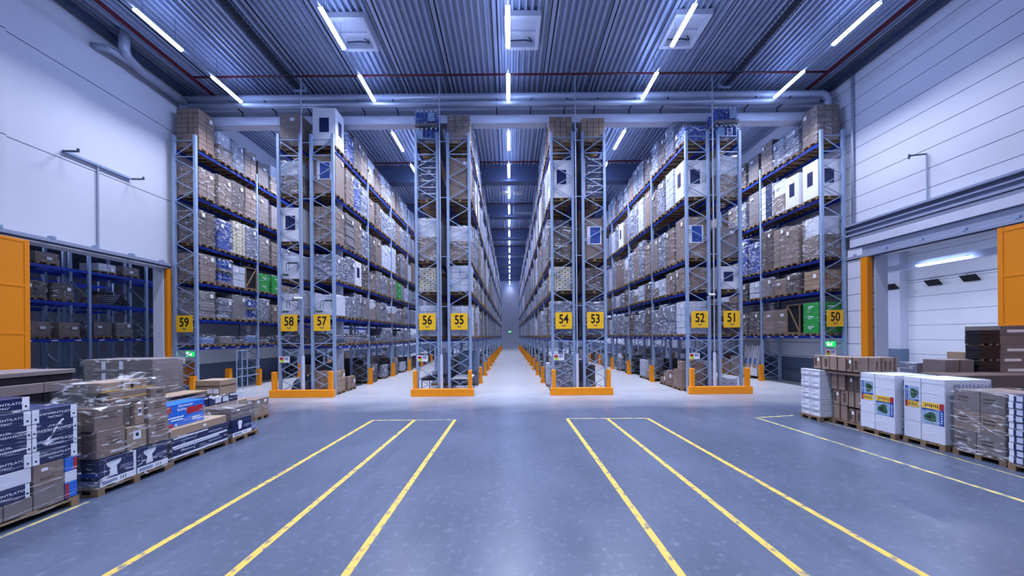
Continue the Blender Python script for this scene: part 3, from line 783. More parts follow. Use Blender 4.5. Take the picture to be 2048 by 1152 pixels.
FRONT = {
    59: [('low', .5), ('sheets', 1.3), ('cartons', 1.35), ('dark', 1.65), ('cartons', 1.4), ('small', 1.95)],
    58: [('low', .45), ('table', 1.1), ('table', 1.15), ('white', 1.7), ('twobox', 1.65), ('box', 1.6)],
    57: [('low', .4), ('table', 1.05), ('wrap', 1.2), ('cartons', 1.75), ('boxlabel', 1.95), ('white', 1.9)],
    56: [('wcart', 1.55), ('beige', 1.2), ('twobox', 2.1), ('navy', 1.95), ('bottles', 1.75)],
    55: [('wcart', 1.5), ('wcart', 1.3), ('twobox', 1.7), ('box', 2.05), ('cartons', 1.4)],
    54: [('wrap', 1.7), ('beige', 1.2), ('dark', 1.6), ('white', 1.9), ('small', 1.3)],
    53: [('wrap', 1.65), ('dark', 1.1), ('boxlabel', 2.0), ('navy', 2.0), ('small', 1.2)],
    52: [('wcart', 1.65), ('cartons', 1.1), ('boxlabel', 2.05), ('white', 1.85), ('bluewrap', .75)],
    51: [('dark', 1.6), ('white', 1.15), ('box', 1.5), ('twobox', 2.05), ('bottles', 1.8)],
    50: [('green', 1.55), ('small', .95), ('twobox', 2.05), ('white', 1.85), ('cartons', 1.8)]}
NEXT = {  # the pallets behind the front one, level by level, where the photo shows them well
    59: [['low', 'low', 'low', 'low', 'low', 'low'], ['wrap', 'sheets', 'bottles', 'wrap', 'cartons', 'wrap'], ['bottles', 'wcart', 'crate', 'green', 'green', 'cartons'],
         ['bluewrap', 'beige', 'wrap', 'sheets', 'cartons', 'wrap'], ['cartons', 'dark', 'cartons', 'box', 'sheets', 'cartons'], ['twobox', 'wrap', 'cartons', 'box', 'twobox', 'wrap']],
    50: [['crate', 'box', 'box', 'dark', 'dark', 'box'], ['dark', 'box', 'sheets', 'wcart', 'dark', 'cartons'], ['cartons', 'cartons', 'dark', 'bluewrap', 'bluewrap', 'cartons'],
         ['white', 'twobox', 'navy', 'box', 'wrap', 'dark'], ['wrap', 'wrap', 'cartons', 'box', 'dark', 'cartons']],
    57: [['low', 'low', 'low', 'low', 'low', 'wrap', 'wrap', 'low', 'wrap', 'wrap', 'wrap'], ['wrap', 'wrap', 'sheets', 'twobox', 'sheets', 'wrap', 'twobox', 'twobox', 'wrap', 'cartons', 'wrap'],
         ['wrap', 'white', 'dark', 'cartons', 'sheets', 'wrap', 'cartons', 'sheets', 'green', 'wrap', 'wcart'], ['sheets', 'cartons', 'wrap', 'dark', 'box', 'wcart', 'wcart', 'wcart', 'dark', 'wrap', 'box'],
         ['cartons', 'bluewrap', 'wrap', 'box', 'dark', 'wrap', 'wrap', 'wrap', 'cartons', 'wrap', 'wrap'], ['bluewrap', 'dark', 'cartons', 'twobox', 'box', 'twobox', 'wrap', 'box', 'cartons', 'twobox', 'wrap']],
    52: [['wrap', 'wrap', 'wrap', 'dark', 'wrap', 'wrap', 'dark', 'wrap', 'wrap', 'wrap', 'wrap'], ['cartons', 'wcart', 'twobox', 'dark', 'wcart', 'twobox', 'wrap', 'dark', 'wrap', 'wcart', 'wrap'],
         ['cartons', 'wrap', 'sheets', 'cartons', 'wrap', 'box', 'wrap', 'twobox', 'box', 'box', 'wrap'], ['wcart', 'wrap', 'dark', 'box', 'wcart', 'wrap', 'wrap', 'box', 'white', 'wrap', 'wcart'],
         ['wrap', 'dark', 'wrap', 'dark', 'wrap', 'wrap', 'cartons', 'wrap', 'wrap', 'dark', 'wrap']]}
NCOL = {59: 7, 57: 12, 52: 12, 50: 7, 55: 6, 54: 6, 58: 1, 56: 1, 53: 1, 51: 1}
NMASS = {59: 14, 57: 22, 52: 22, 50: 14, 55: 60, 54: 60, 58: 9, 56: 9, 53: 9, 51: 9}
OFF = [0.5, 1.54, 2.37, 3.2]
def col_y(c): return Y0 + (c // 4) * BAY + OFF[c % 4]
LN = {6: ['lowest', 'second', 'third', 'fourth', 'fifth', 'top'], 5: ['lowest', 'second', 'third', 'fourth', 'top']}
far = MB()
for row, (xa, xb, lv, nb, nall, side) in ROWS.items():
    cx = (xa + xb) / 2 + side * .03; nl = len(lv)
    for li, z in enumerate(lv):
        gap = (lv[li + 1] - z - .14) if li + 1 < nl else 2.5
        fk, fh = FRONT[row][li]
        for c in range(NMASS[row]):
            rnd = random.Random(row * 10000 + li * 500 + c)
            room = gap - PH - .22
            if c < NCOL[row]:
                if c == 0: kind, h = fk, fh
                else:
                    seq = NEXT.get(row)
                    kind = seq[li][c - 1] if seq else rnd.choice(['wrap', 'wrap', 'wcart', 'cartons', 'twobox', 'white', 'dark', 'box', 'wrap'])
                    h = (.35 + .05 * rnd.randrange(3)) if kind == 'low' else max(.5, min(room, gap * .80)) * rnd.choice([1, .93, .86, .8])
                    if li == nl - 1: h = rnd.choice([1.75, 1.6, 1.5, 1.4])
                    h = round(h, 2)
                od = 'front' if c == 0 else ORD[c]
                lb = f'{KIND[kind]}, {od} pallet on the {LN[nl][li]} shelf of rack {NUM[row]}'
                load(lb, kind, cx + rnd.uniform(-.02, .02), col_y(c) + rnd.uniform(-.02, .02), z, h, c < (2 if row in (57, 52, 59, 50) else 1), row * 7 + li * 3 + c, side, f'pallet loads on rack {row}', rnd.uniform(-.012, .012))
            else:
                if rnd.random() < .04: continue
                h = max(.4, min(room, gap * .8)) * rnd.uniform(.75, 1.0) if li < nl - 1 else rnd.uniform(1.2, 1.8)
                if nl == 6 and li == 0: h = .5
                y = col_y(c); mi = rnd.choice([0, 0, 1, 1, 1, 2]); dx = rnd.uniform(.53, .6); 
                far.box(cx - .6, y - .4, z, cx + .6, y + .4, z + .03, 3).box(cx - .6, y - .4, z + .11, cx + .6, y + .4, z + .144, 3)
                for q in (-.4, 0, .33): far.box(cx - .6, y + q, z + .03, cx + .6, y + q + .09, z + .11, 3)
                n = rnd.choice([1, 2, 3]); 
                for k in range(n):
                    e = rnd.uniform(0, .03)
                    far.box(cx - dx + e, y - .4 + e, z + .146 + h * k / n, cx + dx - e, y + .4 - e, z + .14 + h * (k + 1) / n, mi)
for row, (xa, xb, lv, nb, nall, side) in ROWS.items():
    cx = (xa + xb) / 2
    for c in range(2, nall * 4 - 2):
        rnd = random.Random(row * 77 + c)
        if row in (57, 52, 55, 54) and c < 14: continue
        if row in (59, 50) and c < 6: continue
        if rnd.random() < .2: continue
        y = col_y(c); h = rnd.uniform(.7, 1.5); far.box(cx - .6, y - .38, 0, cx + .6, y + .38, .14, 3).box(cx - .55, y - .38, .145, cx + .55, y + .38, h, rnd.choice([4, 4, 0, 1]))
tag(put('far_pallet_load', far.mesh('far_pallet_load', [M['far_brown'], M['far_grey'], M['far_white'], M['wood'], M['far_dark']], .0)), 'receding film-wrapped pallets deep in the racks along the aisles', 'pallet load', None, 'stuff')

# ------------------------------------------------------------------ things under the racks, on the floor
def floor_load(label, kind, x, y, h, seed, side, group='pallets on the floor under the racks'):
    return load(label, kind, x, y, 0, h, True, seed, side, group)
xc = {r: (v[0] + v[1]) / 2 for r, v in ROWS.items()}
floor_load('small cartons stacked on a floor pallet behind the orange end guard under rack fifty-seven', 'small', xc[57], 15.92, 1.05, 3, 1)
floor_load('low brown cartons on a floor pallet, second in under rack fifty-seven', 'small', xc[57], 17.0, .62, 4, 1)
for k, c in enumerate((4, 6, 8, 10, 12)):
    floor_load(f'{["dark","grey","brown","grey","dark"][k]} goods on a floor pallet under rack fifty-seven, beside its {ORD[k + 1]} post protector', ['dark', 'wrap', 'cartons', 'wcart', 'dark'][k], xc[57], col_y(c) + .2, [1.0, .8, 1.2, .7, 1.0][k], 10 + k, 1)
floor_load('tall pale film-wrapped pallet on the floor behind the sign fifty-four', 'wrap', xc[54], 16.1, 1.75, 5, -1)
for k, c in enumerate((2, 4, 6, 8, 11)):
    floor_load(f'{["white","brown","dark","white","brown"][k]} goods on a floor pallet under rack fifty-four, pallet {ORD[k + 1]} along the central aisle', ['wcart', 'cartons', 'dark', 'wcart', 'cartons'][k], xc[54], col_y(c), [1.2, .8, 1.0, .6, 1.1][k], 20 + k, -1)
for k, c in enumerate((3, 5, 8, 11)):
    floor_load(f'{["grey","white","brown","grey"][k]} goods on a floor pallet under rack fifty-five, pallet {ORD[k]} along the central aisle', ['wrap', 'wcart', 'cartons', 'wrap'][k], xc[55], col_y(c), [1.0, .7, 1.0, 1.2][k], 30 + k, 1)
for k, c in enumerate((2, 4, 5, 8, 10)):
    floor_load(f'{["brown","brown","white","dark","grey"][k]} goods on a floor pallet under rack fifty-two, pallet {ORD[k + 1]} along the aisle', ['small', 'small', 'wcart', 'dark', 'wrap'][k], xc[52], col_y(c), [.6, .5, 1.1, 1.0, 1.0][k], 40 + k, -1)
# brown cubes on a pallet under rack fifty-two
r = thing('pallet_load', 'stepped pile of large brown cartons on a floor pallet at the front of rack fifty-two', 'pallet load', (xc[52] - .05, 16.2, 0), 0, 'pallets on the floor under the racks')
put('pallet', pallet_mesh(), r)
for a, n in ((0, 3), (1, 3)):
    for b_ in range(2):
        for c in range(n if b_ == 0 else 2): carton(r, -.58 + a * .58, -.4 + b_ * .41, .146 + c * .46, -.02 + a * .58, 0 + b_ * .41, .6 + c * .46, M['card'])
floor_load('brown carton column on a floor pallet, second in under rack fifty-two', 'small', xc[52], 17.15, .75, 48, -1)
# white flat goods behind sign fifty-one
floor_load('low white cartons on a floor pallet behind the end guard of rack fifty-one', 'wcart', xc[51], 16.1, .5, 50, 1)
floor_load('brown box on a floor pallet standing deeper under rack fifty-one', 'box', xc[51], 18.0, .9, 51, 1)
# leaning white profiles at rack fifty
r = thing('leaning_panels', 'film-wrapped white panels with blue and orange prints leaning under rack fifty', 'panel bundle', (15.6, 20.0, 0))
put('pallet', pallet_mesh(), r, (.55, .5, 0))
for k in range(7):
    o = carton(r, -.05 - .0 * k, -.14 + k * .19, 0, .08, .0 + k * .19, 2.05 - .05 * (k % 3), M['white'], name='panel'); o.location.x += .28; o.location.z = .16; o.rotation_euler = (0, .16, 0)
    if k in (1, 3, 5): panel(o, 'blue_print', '-x', (-.066, 0, .95), .11, .4, M['bright_blue']); panel(o, 'orange_print', '-x', (-.066, 0, .6), .11, .16, M['orange'])
r = thing('board_stack', 'tall brown board standing on the floor under rack fifty at its second post', 'board', (15.95, 21.6, 0))
put('board', B(-.03, -.6, 0, .03, .6, 1.15).mesh('board', M['card'], .004), r)
# work tables and grey boards below 56 and 55
def table(x, y, label, mtop):
    t = thing('work_table', label, 'table', (x, y, 0), 0, 'tables under racks fifty-six and 55')
    put('tabletop', B(-.5, -.8, .72, .5, .8, .76).mesh('tabletop', mtop, .004), t)
    for sx in (-.46, .46):
        for sy in (-.76, .76): put('leg', cached('wtleg', lambda: B(-.02, -.02, 0, .02, .02, .72).mesh('leg', M['dark_steel'])), t, (sx, sy, 0))
    put('frame', cached('wtfr', lambda: B(-.48, -.78, .64, -.45, .78, .72).box(.45, -.78, .64, .48, .78, .72).box(-.45, -.78, .64, .45, -.75, .72).mesh('frame', M['dark_steel'])), t)
    return t
table(xc[55], 16.5, 'white work table standing under the front of rack fifty-five', M['paper'])
table(xc[56], 16.6, 'dark work table standing under the front of rack fifty-six', M['rubber'])
t = thing('standing_board', 'pale grey panel standing upright behind the table under rack fifty-five', 'panel', (xc[55] + .1, 17.9, 0))
put('panel', B(-.55, -.02, .9, .55, .02, 2.1).mesh('panel', M['base_grey'], .004), t); put('stand', B(-.5, -.03, 0, -.45, .03, .9).box(.45, -.03, 0, .5, .03, .9).mesh('stand', M['dark_steel']), t)
t = thing('standing_board', 'pale grey panel standing upright under rack fifty-six behind the dark table', 'panel', (xc[56] + .25, 17.9, 0))
put('panel', B(-.4, -.02, .8, .4, .02, 1.95).mesh('panel', M['portal_grey'], .004), t); put('stand', B(-.36, -.03, 0, -.31, .03, .8).box(.31, -.03, 0, .36, .03, .8).mesh('stand', M['dark_steel']), t)
tag(put('white_crate', B(-.3, -.25, 0, .3, .25, .35).mesh('white_crate', M['white'], .02), None, (xc[55], 15.95, 0)), 'white low crate on the floor below the white work table of rack fifty-five', 'crate')
# dark plastic sheet heap under 58
def heap(label, x, y, sx, sy, h, m, seed):
    v, f = [], []; N = 18
    for i in range(N + 1):
        for j in range(N + 1):
            u, t = i / N * 2 - 1, j / N * 2 - 1
            r_ = max(0, 1 - (abs(u) ** 2.5 + abs(t) ** 2.5) ** .8)
            z = h * r_ ** .55 * (.75 + .5 * noise.noise(Vector((u * 2.3, t * 2.3, seed)))) if r_ > 0 else 0
            v.append((u * sx, t * sy, max(0, z)))
    for i in range(N):
        for j in range(N): a = i * (N + 1) + j; f.append([a, a + N + 1, a + N + 2, a + 1])
    me = bpy.data.meshes.new('plastic_heap'); me.from_pydata(v, [], f); me.materials.append(m)
    o = put('plastic_heap', me, None, (x, y, 0.001)); tag(o, label, 'plastic sheet'); return o
heap('crumpled dark plastic sheet on the floor under rack fifty-eight', xc[58], 16.6, .6, .8, 1.1, M['plastic_bag'], 2)
heap('pale bundled film on the floor under rack fifty-three', xc[53] - .25, 16.4, .4, .6, .6, M['greywrap'], 5)
# orange panels on the walls behind the outer racks
tag(put('wall_cabinet', B(0, -.45, .45, .14, .45, 1.65).mesh('wall_cabinet', M['dull_orange'], .008), None, (XL, 16.15, 0)), 'dull orange cabinet on the left wall behind rack fifty-nine', 'cabinet')
tag(put('wall_cabinet', B(-.14, -.45, .55, 0, .45, 1.6).mesh('wall_cabinet', M['dull_orange'], .008), None, (XR, 15.95, 0)), 'dull orange cabinet on the right wall behind rack fifty', 'cabinet')
# emergency exit signs
def exit_sign(x, y, z, label, face='-y', s=1.0):
    e = put('exit_sign', B(-.25 * s, 0, -.14 * s, .25 * s, .05, .14 * s).mesh('exit_sign', M['exit'], .004), None, (x, y, z)); tag(e, label, 'exit sign', 'green exit signs')
    q = MB()
    def P(pts): q.prism([(a * s, b * s) for a, b in pts], 0, .004, 0, FACE['-y'])
    P([(-.2, -.1), (-.08, -.1), (-.08, .1), (-.2, .1)]); P([(.04, .06), (.08, .06), (.08, .1), (.04, .1)])
    P([(-.02, .05), (.05, .04), (.09, -.02), (.07, -.03), (.03, .01), (.06, -.1), (.03, -.1), (.0, -.03), (-.05, -.06), (-.06, -.04), (-.01, .0)])
    put('pictogram', q.mesh('pictogram', M['exit_white']), e, (0, -.001, 0)); 
    put('bracket', MB().path([(0, .025, .14 * s), (0, .025, .3)], .01, 6).mesh('bracket', M['dark_steel']), e); return e
exit_sign(-16.35, 15.75, 2.12, 'green emergency exit sign with running figure under rack fifty-nine'); exit_sign(16.3, 15.65, 2.35, 'green emergency exit sign with running figure under rack fifty')
exit_sign(0.0, 71.9, 3.9, 'tiny green exit sign above the far end of the central aisle', s=1.2)
# cctv cameras at the posts
for x, row in ((ROWS[58][1], 58), (ROWS[52][1], 52)):
    t = thing('security_camera', f'small white security camera on the inner post of rack {NUM[row]}', 'camera', (x, Y0 - .2, 4.85), 0, 'security cameras')
    put('body', MB().path([(.16, 0, 0), (-.2, -.05, .0)], .055, 12).mesh('body', M['paper']), t); put('lens', MB().path([(-.2, -.05, .0), (-.26, -.058, 0)], .05, 12).mesh('lens', M['black']), t)
    put('arm', MB().path([(.05, 0, 0), (.05, .16, 0)], .02, 8).mesh('arm', M['paper']), t)
# sprinkler risers
for row, x in ((58, ROWS[58][1] + .16), (56, ROWS[56][1] + .16), (54, ROWS[54][1] + .12), (52, ROWS[52][1] + .15)):
    q = thing('sprinkler_riser', f'thin grey riser pipe up to the roof beside the inner post of rack {NUM[row]}', 'pipe', (x, Y0 - .16, 0), 0, 'sprinkler risers')
    put('pipe', MB().path([(0, 0, 0), (0, 0, 15.98)], .03, 8).mesh('pipe', M['pipe']), q)
    put('sleeve', MB().path([(0, 0, 0), (0, 0, 2.0)], .07, 10).mesh('sleeve', M['portal']), q)

# ------------------------------------------------------------------ overhead services
def pipe(label, pts, r, m, name='pipe', cat='pipe', group=None, n=12):
    o = put(name, MB().path(pts, r, n).mesh(name, m, smooth=False)); 
    for p in o.data.polygons: p.use_smooth = len(p.vertices) == 4
    return tag(o, label, cat, group)
def elbow(p0, p1, p2, r, n=6):
    p0, p1, p2 = Vector(p0), Vector(p1), Vector(p2); a = p1 + (p0 - p1).normalized() * r; b_ = p1 + (p2 - p1).normalized() * r
    return [tuple((1 - t) ** 2 * a + 2 * t * (1 - t) * p1 + t * t * b_) for t in [i / n for i in range(n + 1)]]
pipe('fat grey drain pipe along the portal beam, bending down at its right end', [(-16.95, 15.95, 15.28)] + elbow((-16, 15.95, 15.28), (16.55, 15.95, 15.28), (16.55, 15.95, 14.2), .4) + [(16.55, 15.95, 13.0)], .17, M['pipe'], n=16)
pipe('thinner grey pipe running just below the fat pipe along the portal', [(-16.9, 15.9, 14.9), (16.0, 15.9, 14.9)], .12, M['pipe'], n=14)
pipe('dark red sprinkler pipe crossing under the roof in front of the portal', [(-15.2, 14.9, 15.55), (15.4, 14.9, 15.55)], .045, M['redpipe'])
pipe('dark red sprinkler main along the roof edge at the left wall', [(-15.25, -11, 15.5), (-15.25, 16.2, 15.5)], .085, M['redpipe'])
pipe('dark red sprinkler main along the roof edge at the right wall', [(15.45, -11, 15.5), (15.45, 16.2, 15.5)], .085, M['redpipe'])
for k, y in enumerate((22.3, 29.3, 36.3, 43.3)): pipe(f'thin dark red pipe crossing under the roof, {ORD[k]} beyond the portal', [(-16.5, y, 15.5), (16.5, y, 15.5)], .05, M['redpipe'], group='cross pipes in the rack hall')
pipe('grey drain pipe at the top of the left wall with an upward bend', [(-16.3, 13.1, 15.95)] + elbow((-16.3, 13.1, 15.95), (-16.3, 13.1, 15.15), (-16.6, 13.6, 15.1), .25) + [(-16.65, 14.0, 15.08), (-16.65, 15.85, 15.05)], .17, M['pipe'], n=14)
pipe('short grey pipe stub ending at the left wall below the roof', [(-17.05, 12.7, 15.0)] + elbow((-17.05, 12.7, 15.0), (-16.6, 12.8, 15.0), (-16.6, 13.6, 15.08), .2) + [(-16.62, 13.9, 15.08)], .13, M['pipe'], n=12)
pipe('grey down pipe on the right wall beside rack fifty', [(16.98, 15.2, 8.3), (16.98, 15.2, 15.8)], .05, M['pipe'])
for x, nm in ((-16.8, 'left'), (16.85, 'right')):
    o = put('cable_duct', B(x - .14, -11, 15.62, x + .14, 16.3, 15.8).mesh('cable_duct', M['dark_steel'])); tag(o, f'dark cable duct under the roof along the {nm} wall', 'cable duct')
# wire cable trays
for x, nm in ((-10.5, 'left'), (10.95, 'right')):
    t = thing('cable_tray', f'dark wire mesh cable tray hung below the roof, {nm} of the middle', 'cable tray', (x, 0, 15.4), 0, 'wire cable trays')
    q = MB()
    for a, z in ((-.25, 0), (-.25, .1), (.25, 0), (.25, .1), (-.12, 0), (0, 0), (.12, 0)): q.box(a - .008, -10, z - .008, a + .008, 15.6, z + .008)
    y = -10.0
    while y < 15.6:
        q.box(-.25, y, -.012, .25, y + .015, .0); q.box(-.258, y, 0, -.242, y + .015, .1); q.box(.242, y, 0, .258, y + .015, .1); y += .16
    put('mesh_tray', q.mesh('mesh_tray', M['dark_steel']), t)
    cb = MB()
    for k in range(5): cb.box(-.16 + k * .07, -10, .0, -.12 + k * .07, 15.6, .03)
    put('cables', cb.mesh('cables', M['rubber']), t)
    for k in range(8): put('hanger', cached('trh', lambda: B(-.28, -.02, -.03, .28, .02, -.008).box(-.28, -.01, -.01, -.265, .01, .6).box(.265, -.01, -.01, .28, .01, .6).mesh('hanger', M['dark_steel'])), t, (0, -8.5 + k * 3.3, 0))
    put('end_cap', B(-.32, 15.5, -.05, .32, 15.6, .16).mesh('end_cap', M['steel']), t)
# roof vents
for x, nm in ((-6.55, 'left'), (.62, 'middle'), (7.55, 'right')):
    t = thing('roof_vent', f'white framed roof vent beside the {nm} strip light', 'roof vent', (x, 13.15, ZC), 0, 'white roof vents')
    put('frame', B(-.75, -.75, -.22, -.6, .75, .02).box(.6, -.75, -.22, .75, .75, .02).box(-.6, -.75, -.22, .6, -.6, .02).box(-.6, .6, -.22, .6, .75, .02).mesh('frame', M['vent_white'], .008), t)
    put('panel', B(-.6, -.6, -.03, .6, .6, .01).mesh('panel', M['vent_white']), t)
    put('crossbar', B(-.6, .02, -.09, .6, .1, -.03).mesh('crossbar', M['vent_white'], .004), t)
    put('opener', MB().path([(-.5, .42, -.1), (.1, .36, -.13), (.45, .44, -.1)], .03, 8).path([(.3, .3, -.07), (.48, .46, -.08), (.36, .5, -.07)], .02, 8).mesh('opener', M['dark_steel']), t)
# short arms reaching out of the portal beam below the pipes
for k, x in enumerate((-14.25, -12.45, -10.6, -7.7, -5.9, -.6, 1.2, 3.0, 4.6, 6.5, 8.2, 12.7, 14.45)):
    o = put('steel_bracket', MB().bar((x, 16.57, 15.0), (x, 15.72, 15.02), .05, .05).bar((x, 16.57, 14.96), (x, 16.57, 14.7), .06, .04).mesh('steel_bracket', M['dark_steel']))
    tag(o, f'dark steel arm reaching from the portal beam below the pipes, {ORD[k]} from the left wall', 'bracket', 'steel arms on the portal beam')
# emergency lamps in the central aisle
for k, (x, z) in enumerate(((-.3, 14.6), (.75, 14.6))):
    t = put('emergency_lamp', B(-.35, -.1, -.12, .35, .1, .12).mesh('emergency_lamp', M['paper'], .02), None, (x, 25.2, z)); tag(t, f'small white box lamp hanging high in the central aisle, {["left", "right"][k]} of a pair', 'lamp', 'box lamps in the central aisle')
    put('hanger', MB().path([(0, 0, .1), (0, 0, 1.38)], .008, 5).mesh('hanger', M['dark_steel']), t)
t = put('air_heater', B(-1.1, -.3, -.3, 1.1, .3, .3).mesh('air_heater', M['portal_grey'], .02), None, (1.5, 28.2, 14.4)); tag(t, 'grey louvred air unit hung under the roof far along the central aisle', 'air unit')
put('louvre', B(-1.0, -.33, -.22, 1.0, -.3, -.14).box(-1.0, -.33, -.04, 1.0, -.3, .04).box(-1.0, -.33, .14, 1.0, -.3, .22).mesh('louvre', M['dark_steel']), t); put('hanger', B(-.9, -.01, .3, -.88, .01, 1.58).box(.88, -.01, .3, .9, .01, 1.58).mesh('hanger', M['dark_steel']), t)

# ------------------------------------------------------------------ wall brackets
t = thing('wall_bracket', 'thin grey pipe bracket with a long bar on the left wall', 'bracket', (XL, 12.78, 6.62))
put('pole', MB().path([(.06, 0, 0), (.06, 0, 3.5)], .03, 8).mesh('pole', M['pipe']), t)
put('long_bar', B(.03, -1.0, 3.46, .11, 1.1, 3.56).mesh('long_bar', M['steel'], .006), t)
for y in (-1.0, 1.1): put('arm', MB().bar((.05, y, 3.5), (.62, y + .02, 3.5), .04, .06).path([(.62, y + .02, 3.48), (.62, y + .02, 3.6)], .035, 8).mesh('arm', M['dark_steel']), t)
t = thing('wall_bracket', 'thin grey pipe bracket with a single arm on the right wall', 'bracket', (XR, 12.55, 8.24))
put('pole', MB().path([(-.06, 0, 0), (-.06, 0, 1.95)], .025, 8).mesh('pole', M['pipe']), t)
put('arm', MB().bar((-.05, 0, 1.93), (-.62, .12, 1.93), .035, .05).path([(-.62, .12, 1.8), (-.62, .12, 1.98)], .03, 8).mesh('arm', M['dark_steel']), t)

# ------------------------------------------------------------------ sliding fire doors
def fire_door(label, x0, x1, y0, y1, z1, inner):
    d_ = thing('sliding_door', label, 'sliding door', ((x0 + x1) / 2, (y0 + y1) / 2, 0), 0, 'orange sliding fire doors')
    hx, hy = (x1 - x0) / 2, (y1 - y0) / 2
    put('leaf', B(-hx, -hy, .03, hx, hy, z1).mesh('leaf', M['orange_door'], .01), d_)
    if hy > .5:
        s = inner * hx
        for z in (1.55, 3.1, 4.75, 6.3):
            if z < z1: put('panel_joint', B(min(s, s + inner * .012), -hy, z, max(s, s + inner * .012), hy, z + .07).mesh('panel_joint', M['orange_door'], .003), d_)
        put('edge_strip', B(min(s, s + inner * .015), hy - .12, .03, max(s, s + inner * .015), hy, z1).mesh('edge_strip', M['orange_door'], .004), d_)
        put('edge_strip', B(min(s, s + inner * .015), -hy, .03, max(s, s + inner * .015), -hy + .12, z1).mesh('edge_strip', M['orange_door'], .004), d_)
    return d_
fire_door('large orange sliding fire door panel at the near end of the left opening', -17.0, -16.86, 7.4, 10.82, 6.4, 1)
fire_door('large orange sliding fire door panel at the near end of the right opening', 16.84, 16.98, 6.6, 10.62, 6.46, -1)
fire_door('narrow orange door strip at the far end of the left opening', -17.06, -16.9, 15.22, 15.40, 6.38, 1)
fire_door('narrow orange door strip at the far end of the right opening', 16.72, 16.98, 14.4, 14.68, 6.46, -1)
for x, nm in ((-16.93, 'left'), (16.91, 'right')):
    t = thing('door_rail', f'grey sliding rail above the {nm} fire door opening', 'rail', (x, 11.4, 6.5))
    put('rail', B(-.09, -4.2, 0.0, .09, 4.0, .14).mesh('rail', M['portal_grey'], .01), t)
    put('track', B(-.05, -4.2, -.05, .05, 4.0, 0).mesh('track', M['dark_steel']), t)
    for k in range(7): put('bracket', cached('rbr', lambda: B(-.1, -.05, .14, .1, .05, .24).mesh('bracket', M['steel'])), t, (0, -3.6 + k * 1.2, 0))
for x, y, s in ((-17.6, 15.2, 1),):
    struct('trim_post_base', B(-17.58, 15.14, 0, -17.12, 15.195, 1.45), M['base_grey'])
# dark flaps on the dock wall
for k, y in enumerate((21.9, 23.8, 25.3, 27.0)):
    o = put('dock_flap', B(-.03, -.4, -.28, .03, .4, .28).mesh('dock_flap', M['dark_void'], .01), None, (32.62 if k == 2 else 32.72, y - .45 if k == 2 else y, 6.75), (0, -.75, 0))
    if k == 2: o.location = (32.05, 25.9, 6.75)
    tag(o, f'dark slanted flap high on the dock room wall, {ORD[k]} counted from the near side', 'flap', 'dark flaps in the dock room')
    put('hinge_arm', MB().path([(0, 0, .2), (.1, 0, .38)], .012, 5).mesh('hinge_arm', M['dark_steel']), o)
pipe('thin white conduit along the dock room wall above the dark flaps', [(32.9, 6, 7.2), (32.9, 39, 7.2)], .035, M['portal'])

# ------------------------------------------------------------------ store room racks seen through the left opening
SL = [2.95, 4.98, 6.85]
def store_rack(xf, label, n=4, y0=12.2):
    t = thing('pallet_rack', label, 'pallet rack', (xf - .55, y0, 0), 0, 'store room racks')
    for i in range(n + 1):
        fr = put('upright_frame', cached('sfr', lambda: MB().bar((-.5, 0, .3), (.5, 0, 1.3), .03, .03).bar((.5, 0, 1.3), (-.5, 0, 2.3), .03, .03).bar((-.5, 0, 2.3), (.5, 0, 3.3), .03, .03).bar((.5, 0, 3.3), (-.5, 0, 4.3), .03, .03).bar((-.5, 0, 4.3), (.5, 0, 5.3), .03, .03).bar((.5, 0, 5.3), (-.5, 0, 6.3), .03, .03).mesh('upright_frame', M['steel'])), t, (0, i * 2.8, 0))
        for s in (-.55, .55): put('post', cached('spost', lambda: B(-.06, -.055, 0, .06, .055, 8.3).mesh('post', M['steel'])), fr, (s, 0, 0))
    for z in SL:
        for i in range(n):
            for s in (-.55, .55):
                def bm2():
                    b_ = B(-.025, -1.35, -.16, .025, 1.35, 0)
                    if z == SL[0]:
                        for k in range(3): b_.box(.026, -1 + k * .9, -.11, .029, -.75 + k * .9, -.05, 1)
                    return b_.mesh('beam', [M['blue'], M['paper']])
                put('beam', cached(('sb', z == SL[0]), bm2), t, (s, (i + .5) * 2.8, z))
    return t
store_rack(-24.3, 'front blue rack in the store room seen through the left opening')
store_rack(-25.75, 'second blue rack directly behind the front one in the store room')
store_rack(-30.2, 'rearmost blue rack deep in the store room')
ST = [  # y, shelf, kind, height, label
    (14.55, 0, 'plastic_bag', .9, 'dark bagged goods on the lower shelf of the store room rack'), ]
def sload(label, kind, x, y, z, h, seed, rz=PI / 2):
    return load(label, kind, x, y, z, h, True, seed, 1, 'goods in the store room', 0)
sload('brown layered cartons with white labels on the middle shelf of the store rack', 'dark', -24.85, 15.75, SL[1], .85, 60)
sload('brown layered cartons, farther pallet of two on the middle shelf of the store rack', 'dark', -24.85, 16.75, SL[1], .85, 61)
sload('dark goods at the near end of the store rack middle shelf', 'dark', -24.85, 14.2, SL[1], .8, 62)
sload('grey film-covered goods on the top shelf of the store rack, near end', 'low', -24.85, 14.3, SL[2], .5, 63)
sload('brown flat carton on the top shelf of the store rack, second pallet', 'box', -24.85, 16.2, SL[2], .5, 64)
sload('white carton on the top shelf of the store rack, third pallet', 'wcart', -24.85, 18.6, SL[2], .45, 65)
sload('brown carton on the top shelf of the store rack, fourth pallet', 'box', -24.85, 19.8, SL[2], .5, 66)
sload('brown carton on the lower shelf of the store rack, near the middle post', 'box', -24.85, 15.9, SL[0], .75, 67)
sload('brown carton on the lower shelf of the store rack, just before the middle post', 'box', -24.85, 17.0, SL[0], .75, 68)
sload('brown carton on the lower shelf of the store rack, just beyond the middle post', 'box', -24.85, 18.4, SL[0], .85, 69)
sload('pile of folded white sacks on the lower shelf of the store rack', 'sheets', -24.85, 19.4, SL[0], .85, 70)
